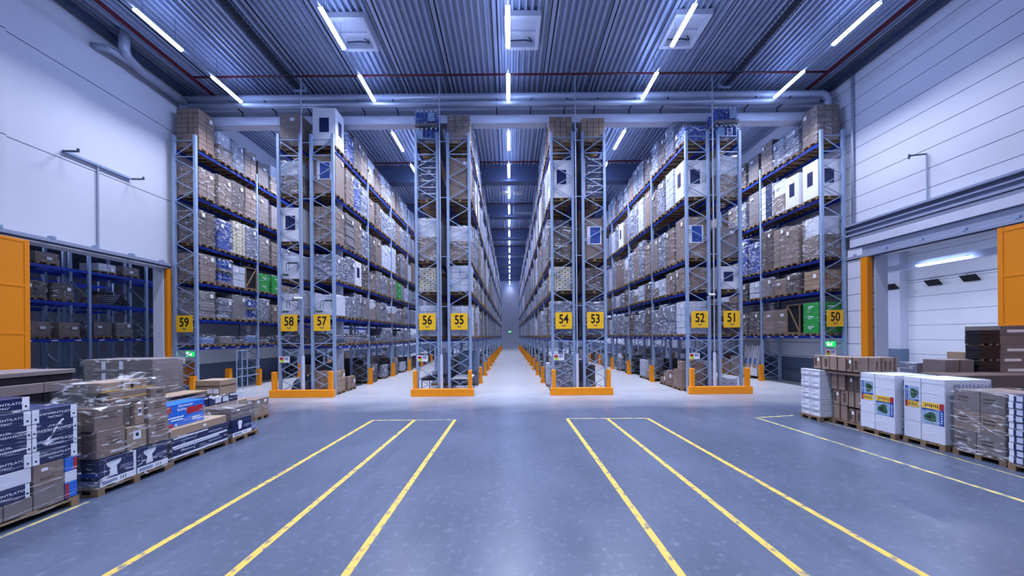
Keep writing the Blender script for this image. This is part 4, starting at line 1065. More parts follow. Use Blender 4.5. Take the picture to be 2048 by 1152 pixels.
sload('grey wrapped goods at the far end of the store rack lower shelf', 'wrap', -24.85, 21.4, SL[0], .9, 71)
sload('dark goods behind on the second store rack, middle shelf', 'dark', -26.3, 19.6, SL[1], .8, 72)
sload('dark goods behind on the second store rack, lower shelf', 'dark', -26.3, 15.8, SL[0], .9, 73)
sload('blue wrapped goods on the floor under the store rack', 'bluewrap', -24.85, 15.8, 0, 1.3, 74)
sload('grey wrapped goods on the floor under the store rack, second pallet', 'wrap', -24.85, 18.5, 0, 1.2, 75)
sload('grey wrapped goods on the floor under the second store rack', 'wrap', -26.3, 20.4, 0, 1.3, 76)
heapo = heap('dark bagged goods on the lower shelf at the near end of the store rack', -24.85, 14.4, .55, .7, 1.3, M['plastic_bag'], 9); heapo.location.z = SL[0] + .01
t = thing('tube_bundle', 'triangular pile of pale tubes on the middle shelf of the store rack', 'tube bundle', (-24.9, 19.35, SL[1] + .01))
k = 0
for rw in range(5):
    for c in range(5 - rw):
        put('tube', cached('tube1', lambda: MB().path([(-.55, 0, 0), (.55, 0, 0)], .075, 12, caps=False).mesh('tube', M['greywrap'])), t, (0, -.32 + c * .16 + rw * .08, .078 + rw * .139))

# ------------------------------------------------------------------ pallets in the foreground, left
def base(label, x0, x1, y0, y1, group, cat='pallet load', z=0.0, npal=1):
    """root at the pallet's middle; children are given in world coordinates through the returned offset"""
    cx, cy = (x0 + x1) / 2, (y0 + y1) / 2
    r = thing('pallet_load', label, cat, (cx, cy, z + .001), 0, group)
    put('pallet', pallet_mesh(round(x1 - x0, 2), round(y1 - y0, 2)), r)
    def C(ax, ay, az, bx, by, bz, m, name='carton', bev=.006): return carton(r, ax - cx, ay - cy, az, bx - cx, by - cy, bz, m, name, bev)
    return r, C, cx, cy
GL = 'wrapped pallets along the left floor line'
# A: navy floor fan cartons
XA = -7.68
r, C, cx, cy = base('wrapped pallet of navy fan cartons at the left picture edge beside the floor line', XA - 1.2, XA + .02, 3.45, 5.46, GL)
def fan(y0, y1, z0, z1, txt, x1=XA, flip=False, big=True):
    o = C(x1 - .42, y0, z0, x1, y1, z1, M['navy']); hx = .21; ly = y1 - y0; lz = z1 - z0
    wst = .075 if big else .045
    for s in (-1, 1):
        p = panel(o, 'white_strip', '+x', (hx, s * (ly / 2 - wst / 2), lz / 2), wst, lz - .006, M['paper'])
    panel(o, 'black_mark', '+x', (hx + .003, -ly / 2 + wst / 2, lz * .3), .022, .03, M['black'], .001)
    panel(o, 'black_mark', '+x', (hx + .003, ly / 2 - wst / 2, lz * .3), .022, .03, M['black'], .001)
    text(o, txt[0], '+x', (hx + .001, 0, lz * (.58 if not flip else .42)), .052, M['paper'], flip, bold=.0)
    text(o, '"RETRO"', '+x', (hx + .001, 0, lz * (.3 if not flip else .7)), .046, M['paper'], flip)
    return o
zs = [1.77, 1.54, 1.315, 1.09, .865]
BV = ('BODENVENTILATOR',); SV = ('STANDVENTILATOR',)
for i in range(4):
    z1, z0 = zs[i], zs[i + 1] + .004
    fan(4.94, 5.45, z0, z1, BV, flip=(i == 1), big=i in (0, 3))
    fan(4.38, 4.93, z0, z1, BV, flip=(i in (1, 2)), big=i in (0, 3))
    C(XA - 1.15, 4.38, z0, XA - .44, 5.45, z1, M['navy'])
    C(XA - 1.15, 3.5, z0, XA, 4.37, z1, M['navy'])
fan(4.42, 4.98, 1.775, 1.99, SV, x1=XA - .1)
C(XA - 1.15, 3.5, 1.775, XA - .1, 4.41, 1.99, M['navy'])
C(XA - .42, 4.38, .63, XA, 4.93, .862, M['white'])
fan(4.38, 4.91, .40, .626, BV, big=False)
C(XA - .42, 3.5, .40, XA, 4.37, .862, M['navy'])
o = C(XA - .45, 4.95, .5, XA, 5.29, .862, M['card']); panel(o, 'shipping_label', '+x', (.225, -.05, .27), .07, .05, M['paper'])
for z in (.12, .18): panel(o, 'print_bar', '+x', (.225, -.02, z), .16, .018, M['tape'], .002)
C(XA - .45, 4.95, .148, XA, 5.29, .496, M['card_grey'])
for a, b_ in ((4.66, 4.94), (4.37, 4.65), (4.05, 4.36), (3.5, 4.04)): C(XA - .45, a, .148, XA, b_, .396, M['card_grey'])
o = C(XA - .4, 5.3, .62, XA, 5.45, .85, M['bright_blue']); panel(o, 'red_stripe', '+x', (.2, .05, .115), .045, .2, M['red'])
C(XA - .4, 5.3, .43, XA, 5.45, .616, M['white'])
o = C(XA - .4, 5.3, .16, XA, 5.45, .426, M['bright_blue']); panel(o, 'red_stripe', '+x', (.2, -.05, .133), .045, .24, M['red'])
C(XA - 1.15, 3.5, .148, XA - .46, 5.45, .862, M['card'])
f = put('stretch_film', film_mesh(1.26, 2.02, .1, 1.80, 'film_clear', .012, 11, .1), r, (-.005, .0, 0))
# film bridge from the fan cartons to the brown cartons
def sheet(parent, name, pts, n, m, amp=.015, seed=0):
    """film sheet through four corners, creased"""
    a, b_, c, d_ = [Vector(p) for p in pts]; v, fc = [], []
    for i in range(n + 1):
        for j in range(n + 1):
            u, t = i / n, j / n; p = (a * (1 - u) + b_ * u) * (1 - t) + (d_ * (1 - u) + c * u) * t
            q = noise.noise_vector(Vector((u * 5 + seed, t * 5, seed))); sag = -4 * amp * math.sin(PI * u) * math.sin(PI * t)
            v.append((p.x + q.x * amp, p.y + q.y * amp, p.z + q.z * amp + sag))
    for i in range(n):
        for j in range(n): k = i * (n + 1) + j; fc.append([k, k + n + 1, k + n + 2, k + 1])
    me = bpy.data.meshes.new(name); me.from_pydata(v, [], fc); me.materials.append(m)
    for p in me.polygons: p.use_smooth = True
    return put(name, me, parent)
tw = MB().path([(XA + .03 - cx, 5.06 - cy, 1.22), (XA + .04 - cx, 5.12 - cy, 1.30), (XA + .03 - cx, 5.2 - cy, 1.47), (XA + .02 - cx, 5.28 - cy, 1.56)], .012, 6); put('film_twist', tw.mesh('film_twist', M['film_heavy']), r)
tw = MB().path([(XA + .05 - cx, 5.04 - cy, 1.19), (XA + .05 - cx, 5.12 - cy, 1.24)], .035, 7); put('film_knot', tw.mesh('film_knot', M['film_heavy']), r)

# B: toilet cartons below brown cartons
XB = -7.62
r, C, cx, cy = base('tall wrapped pallet of brown cartons on navy toilet cartons beside the fan cartons', XB - 1.0, XB + .02, 5.66, 6.86, GL)
def toilet(y0, y1, z0, z1, x1, seat=True, x0=None):
    x0 = x1 - .5 if x0 is None else x0
    o = C(x0, y0, z0, x1, y1, z1, M['navy']); hx = (x1 - x0) / 2; ly = y1 - y0; lz = z1 - z0
    panel(o, 'white_band', '+x', (hx, 0, lz * .12), ly - .01, lz * .23, M['paper']); panel(o, 'grey_box', '+x', (hx + .003, -ly * .22, lz * .12), ly * .42, lz * .13, M['portal_grey'], .001)
    for k in range(3): panel(o, 'white_mark', '+x', (hx + .003, ly * (.1 + .07 * k), lz * .12), .012, lz * .12, M['black'], .001)
    q = MB(); F = Matrix.Translation((hx, -ly * .12, lz * .3)) @ FACE['+x']; s = lz * .55
    if seat:
        q.prism([(-.34 * s, .95 * s), (.42 * s, 1.0 * s), (.42 * s, .86 * s), (.3 * s, .7 * s), (.18 * s, .62 * s), (.22 * s, .1 * s), (.24 * s, .0), (-.2 * s, .0), (-.2 * s, .12 * s), (-.12 * s, .5 * s), (-.28 * s, .7 * s), (-.36 * s, .86 * s)], 0, .004, 0, F)
        q.prism([(-.3 * s, .87 * s), (.4 * s, .92 * s), (.38 * s, .96 * s), (-.28 * s, .91 * s)], .004, .005, 1, F); q.prism([(-.46 * s, .1 * s), (-.44 * s, .1 * s), (-.44 * s, .9 * s), (-.46 * s, .9 * s)], 0, .003, 1, F)
    else:
        q.prism([(-.26 * s, 1.0 * s), (-.1 * s, 1.02 * s), (-.1 * s, 1.1 * s), (.06 * s, 1.1 * s), (.06 * s, 1.02 * s), (.28 * s, 1.04 * s), (.22 * s, .5 * s), (.16 * s, .16 * s), (-.14 * s, .14 * s), (-.2 * s, .5 * s)], 0, .004, 0, F)
    put('product_picture', q.mesh('product_picture', [M['paper'], M['portal_grey']]), o)
    q = MB(); F2 = Matrix.Translation((hx, ly * .28, lz * .84)) @ FACE['+x']
    for k in range(6): q.prism([(-.12 + k * .04, -.012 + .012 * (k % 2)), (-.1 + k * .04, .012 - .02 * (k % 3)), (-.096 + k * .04, .016 - .02 * (k % 3)), (-.116 + k * .04, -.008 + .012 * (k % 2))], 0, .003, 0, F2)
    put('script_mark', q.mesh('script_mark', M['portal_grey']), o)
    for k, ww in enumerate((.17, .2, .08)): panel(o, 'text_line', '+x', (hx, ly * .27, lz * (.56 - .07 * k)), ww * ly / .5, .016, M['portal_grey'], .002)
    panel(o, 'side_band', '-y', (0, -ly / 2, lz * .12), hx * 2 - .02, lz * .22, M['portal_grey']); panel(o, 'side_panel', '-y', (0, -ly / 2, lz * .45), hx * 1.9, lz * .16, M['navyblue'], .002)
    return o
toilet(5.70, 6.22, .15, .66, XB); toilet(6.27, 6.84, .15, .66, XB)
o = C(XB - .98, 5.70, .15, XB - .52, 6.84, .66, M['navy'])
panel(r, 'white_gap_side', '+x', (XB - .012 - cx, 6.245 - cy, .4), .045, .5, M['paper'])
def brown(x0, y0, z0, x1, y1, z1, m='card', lab=None, bars=False):
    o = C(x0, y0, z0, x1, y1, z1, M[m]); hx = (x1 - x0) / 2; ly = y1 - y0; lz = z1 - z0
    if lab: panel(o, 'shipping_label', '+x', (hx, 0, lz * .6), min(.13, ly * .4), .17, M['paper']); panel(o, 'black_code', '+x', (hx + .003, 0, lz * .62), .05, .07, M['black'], .001)
    if bars:
        for k in range(3): panel(o, 'print_line', '+x', (hx, .02, lz * (.74 - .12 * k)), ly * (.5 - .12 * (k % 2)), .02, M['tape'], .002)
    return o
brown(XB - .55, 5.68, .68, XB - .02, 6.10, 1.19, 'card', bars=True); brown(XB - .55, 6.13, .68, XB - .02, 6.46, 1.13, 'card_light', lab=True); brown(XB - .5, 6.49, .68, XB, 6.86, 1.22, 'card', bars=True)
brown(XB - .98, 5.68, .68, XB - .57, 6.86, 1.19, 'card_dark')
brown(XB - .55, 5.66, 1.195, XB - .03, 6.08, 1.62, 'card', bars=True); brown(XB - .55, 6.30, 1.14, XB - .06, 6.46, 1.58, 'card_light', lab=True); brown(XB - .5, 6.49, 1.225, XB - .02, 6.84, 1.62, 'card', bars=True)
brown(XB - .55, 6.11, 1.14, XB - .14, 6.28, 1.58, 'card_dark'); brown(XB - .98, 5.66, 1.195, XB - .57, 6.84, 1.6, 'card_dark')
brown(XB - .75, 5.95, 1.625, XB - .12, 6.55, 1.86, 'card'); brown(XB - .6, 6.57, 1.625, XB - .05, 6.86, 1.84, 'card', bars=True)
o = brown(XB - .8, 5.86, 1.865, XB - .18, 6.62, 2.06, 'card_light')
for k in range(2): panel(o, 'black_print', '+x', (.31, -.05 + .16 * k, .1), .05, .15, M['black'], .002)
for z in (1.9, 1.74): panel(r, 'yellow_strap', '+x', (XB - .10 - cx, 6.25 - cy, z), .85, .014, M['yellow_print'], .004)
put('stretch_film', film_mesh(1.06, 1.24, .1, 1.64, 'film', .016, 5, .1), r, (.0, .0, 0))
put('stretch_film', film_mesh(.92, 1.05, 1.62, 2.08, 'film', .02, 8, .09), r, (.0, .02, 0))
v0 = sheet(r, 'film_tent', [(XB - .02 - cx, 5.64 - cy, 1.66), (XB - .98 - cx, 5.64 - cy, 1.64), (XB - .78 - cx, 5.86 - cy, 2.06), (XB - .18 - cx, 5.86 - cy, 2.02)], 8, M['film_heavy'], .02, 3)
v0 = sheet(r, 'film_tent', [(XB - .16 - cx, 6.5 - cy, 2.07), (XB - .8 - cx, 6.5 - cy, 2.07), (XB - .5 - cx, 6.66 - cy, 2.2), (XB - .25 - cx, 6.7 - cy, 2.18)], 6, M['film_heavy'], .02, 6)

# C: long navy boxes with the blue and red box on top
XC_ = -7.72
r, C, cx, cy = base('wrapped pallet of long navy boxes with a blue and red box on top', XC_ - .95, XC_, 6.96, 8.42, GL)
for z0, z1 in ((.15, .38), (.384, .63)):
    for x0, x1 in ((XC_ - .46, XC_), (XC_ - .94, XC_ - .48)):
        o = C(x0, 7.0, z0, x1, 8.4, z1, M['navy'])
        if x1 == XC_:
            panel(o, 'white_band', '+x', (.23, 0, .025), 1.36, .045, M['paper']); panel(o, 'white_band', '+x', (.23, -.1 if z0 < .3 else -.25, .21), 1.1 if z0 < .3 else .8, .03, M['paper'])
            panel(o, 'text_line', '+x', (.23, .35, .13), .36, .03, M['portal_grey'], .002); panel(o, 'text_line', '+x', (.23, -.35, .13), .3, .03, M['portal_grey'], .002)
o = C(XC_ - .93, 6.98, .635, XC_ + .0, 8.36, .82, M['card_light'], 'flat_carton'); panel(o, 'shipping_label', '+x', (.465, .1, .09), .07, .05, M['paper'])
o = C(XC_ - .6, 7.02, .825, XC_ - .16, 7.92, 1.36, M['bright_blue']); hx = .22
panel(o, 'red_field', '+x', (hx, .22, .33), .4, .16, M['red']); panel(o, 'red_field', '+x', (hx, -.38, .42), .13, .15, M['red']); panel(o, 'red_field', '+x', (hx, -.36, .05), .16, .08, M['red'])
text(o, 'Blankwett\nBallings-akt', '+x', (hx + .001, -.0, .43), .085, M['paper']); 
for a, b_, ww in ((-.22, .22, .34), (-.2, .16, .26), (.25, .14, .2), (.28, .09, .26)): panel(o, 'text_line', '+x', (hx, a, b_), ww, .03, M['paper'], .002)
put('stretch_film', film_mesh(.98, 1.45, .1, .66, 'film_clear', .014, 9, .09), r)
sheet(r, 'film_tent', [(XC_ - .12 - cx, 7.1 - cy, .84), (XC_ - .1 - cx, 8.1 - cy, .83), (XC_ - .14 - cx, 7.92 - cy, 1.2), (XC_ - .13 - cx, 7.3 - cy, .95)], 8, M['film_heavy'], .012, 4)
put('film_twist', MB().path([(.5, -.2, .25), (.49, -.18, .5), (.5, -.1, .6), (.49, .0, .58)], .012, 6).mesh('film_twist', M['film_heavy']), r)

# C2: the longer bundles standing behind it
r, C, cx, cy = base('pallet of long flat boxes, tan and navy, standing behind the blue and red box', -9.35, -8.4, 7.5, 9.9, GL)
C(-9.3, 7.5, .15, -8.45, 9.8, .76, M['card_dark'])
o = C(-9.28, 7.45, .765, -8.42, 9.85, .99, M['card_light'], 'long_carton')
for y in (-.75, .15, .85): panel(o, 'white_strap', '+x', (.43, y, .112), .025, .22, M['paper'])
for k, (y0, y1) in enumerate(((7.45, 8.62), (8.64, 9.55))):
    o = C(-9.2, y0, .995, -8.46, y1, 1.24, M['navy'], 'long_carton'); ly = y1 - y0
    for s in (0, 1): panel(o, 'shipping_label', '+x', (.37, ly * (.08 if k == 0 else -.2) + .23 * s, .125), .17, .15, M['paper'])
    panel(o, 'white_edge', '+x', (.37, 0, .232), ly - .02, .02, M['paper'])
C(-9.2, 7.45, 1.245, -8.6, 8.7, 1.33, M['greywrap'], 'flat_pack'); C(-9.15, 7.5, 1.335, -8.75, 8.55, 1.4, M['bottle'], 'flat_pack')
C(-9.25, 7.7, 1.405, -8.6, 8.75, 1.44, M['card_light'], 'flat_carton')
put('stretch_film', film_mesh(.86, .98, .99, 1.26, 'film', .012, 7, .1), r, (.05, .45, 0))
# loose carton on it
o = thing('carton', 'closed brown carton with two white labels lying on the long navy boxes', 'carton', (-8.78, 9.2, 1.262))
put('body', B(-.36, -.27, 0, .36, .27, .42).mesh('body', M['card_light'], .006), o)
panel(o, 'tape', '-y', (0, -.27, .25), .7, .045, M['tape'], .002)
for s in (0, 1): panel(o, 'shipping_label', '-y', (.06 + .18 * s, -.27, .11), .15, .13, M['paper'])
panel(o, 'tape', '+x', (.36, 0, .25), .5, .045, M['tape'], .002)

# D: flat brown cartons on a navy box
XD = -7.70
r, C, cx, cy = base('pallet with flat brown cartons stacked on a navy toilet seat carton', XD - .85, XD + .02, 8.50, 9.36, GL)
toilet(8.52, 9.14, .15, .62, XD, False, x0=XD - .6)
for k in range(5): C(XD - .82 + .01 * (k % 2), 8.5, .625 + k * .066, XD - .02 + .01 * (k % 2), 9.12, .688 + k * .066, M['card_grey'], 'flat_carton')
panel(r, 'shipping_label', '+x', (XD - .01 - cx, 8.72 - cy, .87), .1, .05, M['paper'], .004)
put('stretch_film', film_mesh(.84, .88, .1, .98, 'film_clear', .012, 4, .1), r, (-.02, -.0, 0))
sheet(r, 'film_tail', [(XD - .02 - cx, 9.15 - cy, .55), (XD - .5 - cx, 9.15 - cy, .6), (XD - .5 - cx, 9.37 - cy, .16), (XD + .03 - cx, 9.37 - cy, .15)], 8, M['film_heavy'], .02, 2)
for k in range(4): C(XD - .6, 9.16, .15 + k * .1, XD - .04 - .03 * k, 9.36 - .04 * k, .24 + k * .1, M['bottle'], 'wrapped_bag', .02)

# E: small brown cartons
r, C, cx, cy = base('small pallet with four brown cartons alone past the end of the row', -9.75, -8.92, 10.75, 11.4, GL)
for k in range(2):
    for j_ in range(2):
        o = C(-9.72 + .4 * 0, 10.78 + .31 * j_, .15 + .3 * k, -8.95, 11.08 + .31 * j_, .445 + .3 * k, M['card'] if k else M['card_light'])
        if k:
            panel(o, 'shipping_label', '+x', (.385, 0, .18), .1, .1, M['paper'])
        panel(o, 'shipping_label', '-y', (.2, -.15, .2), .13, .1, M['paper'])
put('stretch_film', film_mesh(.86, .66, .14, .78, 'film_clear', .01, 4, .1), r)

# F: long brown cartons with white labels
r, C, cx, cy = base('tall stack of long brown cartons with white labels before the left opening', -11.2, -9.35, 8.05, 8.85, 'stacks of the second row on the left')
nF = 7
for k in range(nF):
    z0 = .15 + k * .318; o = C(-11.18, 8.07, z0, -9.37, 8.83, z0 + .314, M['card_grey'], 'long_carton')
    for x in (-.38, .08): panel(o, 'white_label', '-y', (x, -.38, .16), .1, .22, M['paper']); panel(o, 'green_corner', '-y', (x - .08, -.38, .22), .02, .05, M['green'])
    panel(o, 'green_corner', '-y', (-.88, -.38, .2), .025, .05, M['green'])
put('stretch_film', film_mesh(1.9, .82, .1, 2.4, 'film_clear', .01, 3, .16), r)

# G: dark boxes at the left edge, lids and a board slab on top
r, C, cx, cy = base('stack of dark cartons under a pale board at the left edge, behind the fan cartons', -10.4, -9.15, 4.3, 6.62, 'stacks of the second row on the left')
ys = [4.3, 4.88, 5.46, 6.04, 6.6]
for a, b_ in zip(ys, ys[1:]):
    C(-10.38, a + .004, .15, -9.17, b_ - .004, 1.0, M['rubber'], 'dark_carton'); C(-10.38, a + .004, 1.005, -9.17, b_ - .004, 1.86, M['rubber'], 'dark_carton')
    C(-10.4, a + .002, 1.865, -9.15, b_ - .002, 2.06, M['card_grey'], 'lid')
C(-10.4, 4.3, 2.065, -9.24, 6.5, 2.2, M['rubber'], 'dark_slab'); C(-10.42, 4.3, 2.205, -9.2, 6.52, 2.29, M['card_grey'], 'board')
C(-10.4, 6.7 - .06, .15, -9.7, 6.96, 2.0, M['rubber'], 'dark_carton')

# ------------------------------------------------------------------ foreground, right
GR = 'pallets along the right floor line'
r, C, cx, cy = base('pallet of stacked white cartons, farthest of the right row', 10.12, 10.95, 10.08, 10.78, GR)
for k in range(8):
    z0 = .15 + k * .193
    for y0 in (10.1, 10.43):
        o = C(10.14 + .012 * ((k + 1) % 2), y0, z0, 10.93, y0 + .32, z0 + .189, M['white_worn'])
        panel(o, 'grey_text', '-x', (-.395 + .006 * ((k + 1) % 2), .0, .14), .2, .03, M['portal_grey'], .002); panel(o, 'white_label', '-x', (-.395 + .006 * ((k + 1) % 2), -.05, .07), .12, .06, M['paper'], .002)
        if y0 < 10.2: panel(o, 'black_mark', '-y', (.0, -.16, .1), .03, .03, M['black'], .002)
put('dark_sheet', B(-.3, -.3, 0, .3, .3, .004).mesh('dark_sheet', M['rubber']), r, (0.05, 0, 1.70))

r, C, cx, cy = base('pallet of brown cartons with an overhanging top row, beside the white cartons', 10.46, 11.5, 9.22, 10.02, GR)
def bcart(x0, y0, z0, x1, y1, z1, m='card', tapes=True, lab=0):
    o = C(x0, y0, z0, x1, y1, z1, M[m]); hx = (x1 - x0) / 2; ly = y1 - y0; lz = z1 - z0
    if tapes: panel(o, 'tape', '-x', (-hx, 0, lz / 2), .05, lz - .01, M['tape'], .002); panel(o, 'tape', '-y', (0.1, -ly / 2, lz / 2), .05, lz - .01, M['tape'], .002)
    if lab:
        panel(o, 'shipping_label', '-x', (-hx, ly * .2, lz * .7), .06, .1, M['paper'], .003)
        for k in range(2): panel(o, 'black_print', '-x', (-hx, ly * (.36 - .66 * k), lz * .5), .07, lz * .6, M['tape'], .002)
    return o
bcart(10.5, 9.62, .15, 11.0, 10.0, .63); bcart(10.53, 9.24, .15, 11.0, 9.58, .56, lab=1)
bcart(10.48, 9.58, .635, 11.0, 10.0, 1.1, lab=1); bcart(10.5, 9.24, .62, 11.0, 9.56, 1.1)
bcart(10.44, 9.62, 1.105, 11.0, 10.02, 1.6); bcart(10.5, 9.24, 1.105, 11.0, 9.6, 1.6, 'card_dark', lab=1)
for z0, z1 in ((.15, .62), (.635, 1.1), (1.105, 1.6)): bcart(11.02, 9.24, z0, 11.5, 10.0, z1, 'card_dark')
bcart(10.3, 9.95, 1.72, 10.8, 10.45, 2.16, lab=1); bcart(10.3, 9.47, 1.72, 10.8, 9.93, 2.16); bcart(10.32, 9.13, 1.72, 10.72, 9.45, 2.16, lab=1)
bcart(10.74, 9.14, 1.7, 11.1, 9.6, 2.16, lab=1); bcart(11.12, 9.14, 1.7, 11.5, 9.6, 2.16)
q = B(-.62, -.5, 1.605, .52, .8, 1.68).mesh('cardboard_layer', M['card']); put('cardboard_layer', q, r)
for k in range(5): panel(r, 'black_print', '-y', (-.1 + .13 * k, 9.135 - cy, 1.93), .05, .26, M['tape'], .004)

def poster(o, hx, y, z, w_, h_, top_picture):
    """printed picture with green product, text band and red corner"""
    p = put('printed_picture', B(-w_ / 2, -h_ / 2, 0, w_ / 2, h_ / 2, .002).mesh('printed_picture', M['sky_print']), o); p.matrix_local = facemat('-x', (-hx, y, z), not top_picture)
    q = MB(); pts = []
    rnd = random.Random(3)
    for k in range(14): a = 2 * PI * k / 14; rr_ = .85 + .15 * math.sin(3 * a + 1); pts.append((.04 + math.cos(a) * w_ * .33 * rr_, h_ * .17 + math.sin(a) * h_ * .27 * rr_))
    q.prism(pts, .002, .004, 0); q.prism([(x * .35 + .05, y_ * .4 + h_ * .12) for x, y_ in pts], .004, .005, 1)
    put('green_product', q.mesh('green_product', [M['leaf'], M['rubber']]), p)
    q = MB(); q.prism([(-w_ / 2, -h_ / 2 + h_ * .29), (-w_ / 2 + w_ * .2, -h_ / 2 + h_ * .29), (-w_ / 2 + w_ * .2, h_ / 2), (-w_ / 2, h_ / 2)], .002, .0035, 0); q.prism([(-w_ * .3, -h_ * .21), (w_ / 2, -h_ * .21), (w_ / 2, -h_ * .12), (-w_ * .3, -h_ * .15)], .002, .003, 0)
    put('blue_stripe', q.mesh('blue_stripe', M['navyblue']), p)
    q = MB()
    for k in range(5): q.box(-w_ * .43, h_ * (-.1 + .11 * k), .0035, -w_ * .37, h_ * (-.04 + .11 * k), .0045)
    put('white_lettering', q.mesh('white_lettering', M['paper']), p)
    q = MB(); q.box(-w_ * .3, -h_ / 2, .002, w_ / 2, -h_ * .21, .0035); put('yellow_band', q.mesh('yellow_band', M['yellow_print']), p)
    q = MB()
    for k in range(7): q.box(-w_ * .24 + k * w_ * .09, -h_ * .42, .0035, -w_ * .24 + k * w_ * .09 + w_ * .05, -h_ * (.28 + .03 * (k % 3)), .0045)
    put('band_lettering', q.mesh('band_lettering', M['tape']), p)
    q = MB(); q.box(-w_ / 2, -h_ / 2, .002, -w_ * .3, -h_ * .21, .0035); put('red_corner', q.mesh('red_corner', M['red']), p)
for i, (x0, ya, yb, lab) in enumerate(((10.38, 8.32, 9.14, 'tall white cartons with garden product pictures on a pallet, farther of two such pallets'), (10.52, 7.46, 8.24, 'tall white cartons with garden product pictures on a pallet, nearer of two such pallets'))):
    x1 = x0 + 1.14
    r, C, cx, cy = base(lab, x0 - .02, x1, ya - .01, yb + .01, GR)
    ym = ya + (yb - ya) * .56
    for a, b_, up in ((ym + .006, yb, True), (ya, ym - .006, False)):
        o = C(x0, a, .15, x0 + .38, b_, 1.74, M['white'], 'tall_carton', .008); poster(o, .19, 0, 1.08 if up else .72, (b_ - a) - .06 if up else .40, .54, up)
        for z in (.45, 1.2, 1.46): panel(o, 'strap', '-x', (-.19, 0, z), b_ - a - .01, .007, M['portal_grey'], .002)
        if not up:
            panel(o, 'grey_print', '-y', (.1, -(b_ - a) / 2, .12), .2, .1, M['portal_grey'], .002); panel(o, 'grey_print', '-y', (.1, -(b_ - a) / 2, 1.4), .16, .16, M['portal_grey'], .002)
    for k in range(2):
        for z in range(3): 
            o = C(x0 + .385 + .375 * k, ya, .15 + z * .53, x0 + .755 + .375 * k, yb, .675 + z * .53, M['white_worn'])
            for j_ in range(4): panel(o, 'grey_print', '-y', (-.13 + .09 * j_, -(yb - ya) / 2, .36), .04, .12, M['portal_grey'], .002)
    put('stretch_film', film_mesh(x1 - x0 + .03, yb - ya + .02, .14, 1.765, 'film_clear', .008, 6 + i, .14), r)
r, C, cx, cy = base('film-wrapped pallet of brown cartons between the white cartons and the navy cartons', 10.58, 11.75, 6.58, 7.38, GR)
for k in range(3):
    z0 = .15 + k * .468; s = .36 if k == 0 else .42
    for a, b_ in ((7.38 - s, 7.37), (6.6, 7.37 - s)):
        o = bcart(10.6, a, z0, 11.15, b_, z0 + .464, 'card' if k % 2 else 'card_grey', tapes=False)
        for j_ in range(2): panel(o, 'black_print', '-x', (-.275, .05, .3 - .08 * j_), .17, .04, M['tape'], .002)
    bcart(11.17, 6.6, z0, 11.73, 7.36, z0 + .464, 'card', tapes=False)
put('stretch_film', film_mesh(1.2, .83, .12, 1.58, 'film', .016, 12, .08), r)
put('film_twist', MB().path([(-.61, .38, 1.1), (-.62, .1, .95), (-.615, -.2, .72), (-.61, -.38, .6)], .014, 6).mesh('film_twist', M['film_heavy']), r)
r, C, cx, cy = base('pallet of navy cartons with white ends at the right picture edge', 10.48, 11.6, 5.38, 6.5, GR)
for k in range(10):
    z0 = .15 + k * .143
    for a, b_ in ((5.96, 6.5), (5.4, 5.955)):
        off = .012 * (k % 2); o = C(10.5 + off, a, z0, 11.0, b_, z0 + .14, M['navy']); hx = (.5 - off) / 2; ly = b_ - a
        panel(o, 'white_end', '-x', (-hx, ly / 2 - .035, .07), .06, .13, M['paper']); panel(o, 'white_square', '-x', (-hx, ly / 2 - .14, .07), .08, .11, M['portal'], .002)
        for j_ in range(2): panel(o, 'text_line', '-x', (-hx, -.06, .095 - .045 * j_), .2 - .05 * j_, .018, M['portal_grey'], .002)
    C(11.02, 5.4, z0, 11.58, 6.5, z0 + .14, M['navy'])
put('stretch_film', film_mesh(1.14, 1.14, .12, 1.6, 'film_clear', .012, 14, .12), r)

# behind: long carton, tall stack, black stacks, boxes
r, C, cx, cy = base('long dark brown carton on a pallet behind the white cartons', 12.15, 14.6, 8.35, 9.05, 'stacks before the right opening', 'pallet load')
C(12.1, 8.37, .15, 14.6, 9.03, 1.3, M['card_dark'], 'long_carton')
o = C(12.05, 8.33, 1.305, 14.65, 9.07, 1.72, M['card_dark'], 'long_carton'); panel(o, 'black_print', '-y', (.1, -.37, .2), .12, .12, M['tape'], .002)
r, C, cx, cy = base('pallet of brown cartons that carries the tall labelled stack', 13.86, 16.0, 9.1, 9.9, 'stacks before the right opening')
for k in range(3): C(13.88, 9.12, .15 + k * .44, 15.98, 9.88, .585 + k * .44, M['card_dark'])
t = thing('pallet', 'wooden pallet under the tall stack of labelled brown cartons', 'pallet', (14.93, 9.5, 1.474)); put('deck', pallet_mesh(2.1, .8), t)
z = 1.62; names = ['bottom', 'second', 'third', 'fourth', 'topmost']
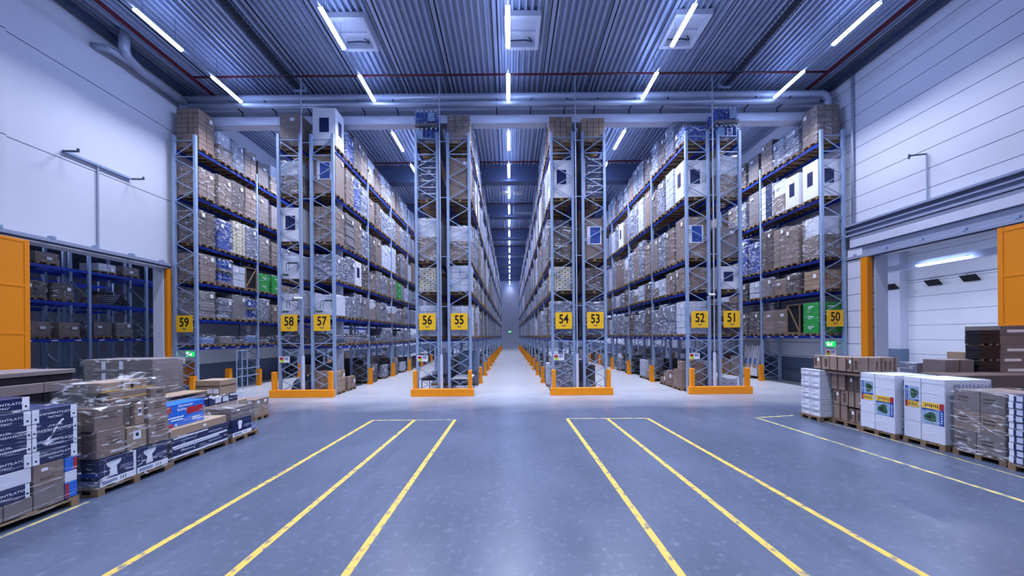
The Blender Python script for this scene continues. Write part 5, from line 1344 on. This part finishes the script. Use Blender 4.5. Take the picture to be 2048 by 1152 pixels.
for k, hgt in enumerate((.30, .30, .30, .27, .29)):
    o = thing('carton', f'{names[k]} flat brown carton of the tall stack by the right orange door', 'carton', (15.27 + (.0, -.01, .02, .0, .01)[k], 9.53, z), 0, 'flat cartons of the tall stack')
    put('body', cached(('fc', hgt), lambda: B(-.68, -.36, 0, .68, .36, hgt - .004).mesh('body', M['card_grey'], .006)), o)
    if k != 3: panel(o, 'white_label', '-y', (-.26 + (.05, -.03, .02, 0, .03)[k], -.36, hgt * .45), .5, .08, M['paper'])
    z += hgt
z = 1.62
for k, hh in enumerate((.42, .40, .40)):
    o = thing('board_stack', f'black board bundle, {["lowest", "middle", "highest"][k]} of three beside the tall stack of brown cartons', 'board stack', (14.2, 9.26, z), 0, 'black board bundles')
    put('boards', cached(('blk', hh), lambda: MB().box(-.31, -.14, 0, .31, .14, hh * .33).box(-.30, -.13, hh * .335, .315, .14, hh * .66).box(-.315, -.14, hh * .665, .31, .135, hh).mesh('boards', M['rubber'], .004)), o)
    if k < 2:
        for s in (-.2, .05, .25): put('spacer', cached('spc', lambda: B(-.05, -.13, 0, .05, .13, .055).mesh('spacer', M['wood'])), o, (s, 0, hh))
    z += hh + .056
def solo(label, x, y, w_, d_, h_, m, z=0.0, film=False):
    o = thing('carton', label, 'carton', (x, y, z + .001), 0, 'single boxes before the right opening'); put('body', B(-w_ / 2, -d_ / 2, 0, w_ / 2, d_ / 2, h_).mesh('body', M[m], .006), o)
    panel(o, 'tape', '-y', (.0, -d_ / 2, h_ / 2), .05, h_ - .02, M['tape'], .002)
    if film: put('stretch_film', film_mesh(w_ + .03, d_ + .03, 0.0, h_ + .015, 'film', .012, 2, .1), o)
    return o
solo('film-wrapped grey box, leftmost of the boxes before the dock room wall', 14.95, 11.3, .72, .5, 1.8, 'greywrap', film=True)
solo('big brown box between the film-wrapped grey box and the black boards', 13.38, 9.42, .86, .5, 2.07, 'card_grey')
solo('narrow brown box behind the black board bundles', 15.06, 10.25, .46, .46, 2.0, 'card')
o = solo('small brown box with a yellow strap on top of the narrow brown box', 15.06, 10.25, .44, .44, .24, 'card_light', 2.001); panel(o, 'yellow_strap', '-y', (0, -.22, .06), .44, .02, M['yellow_print'], .003)
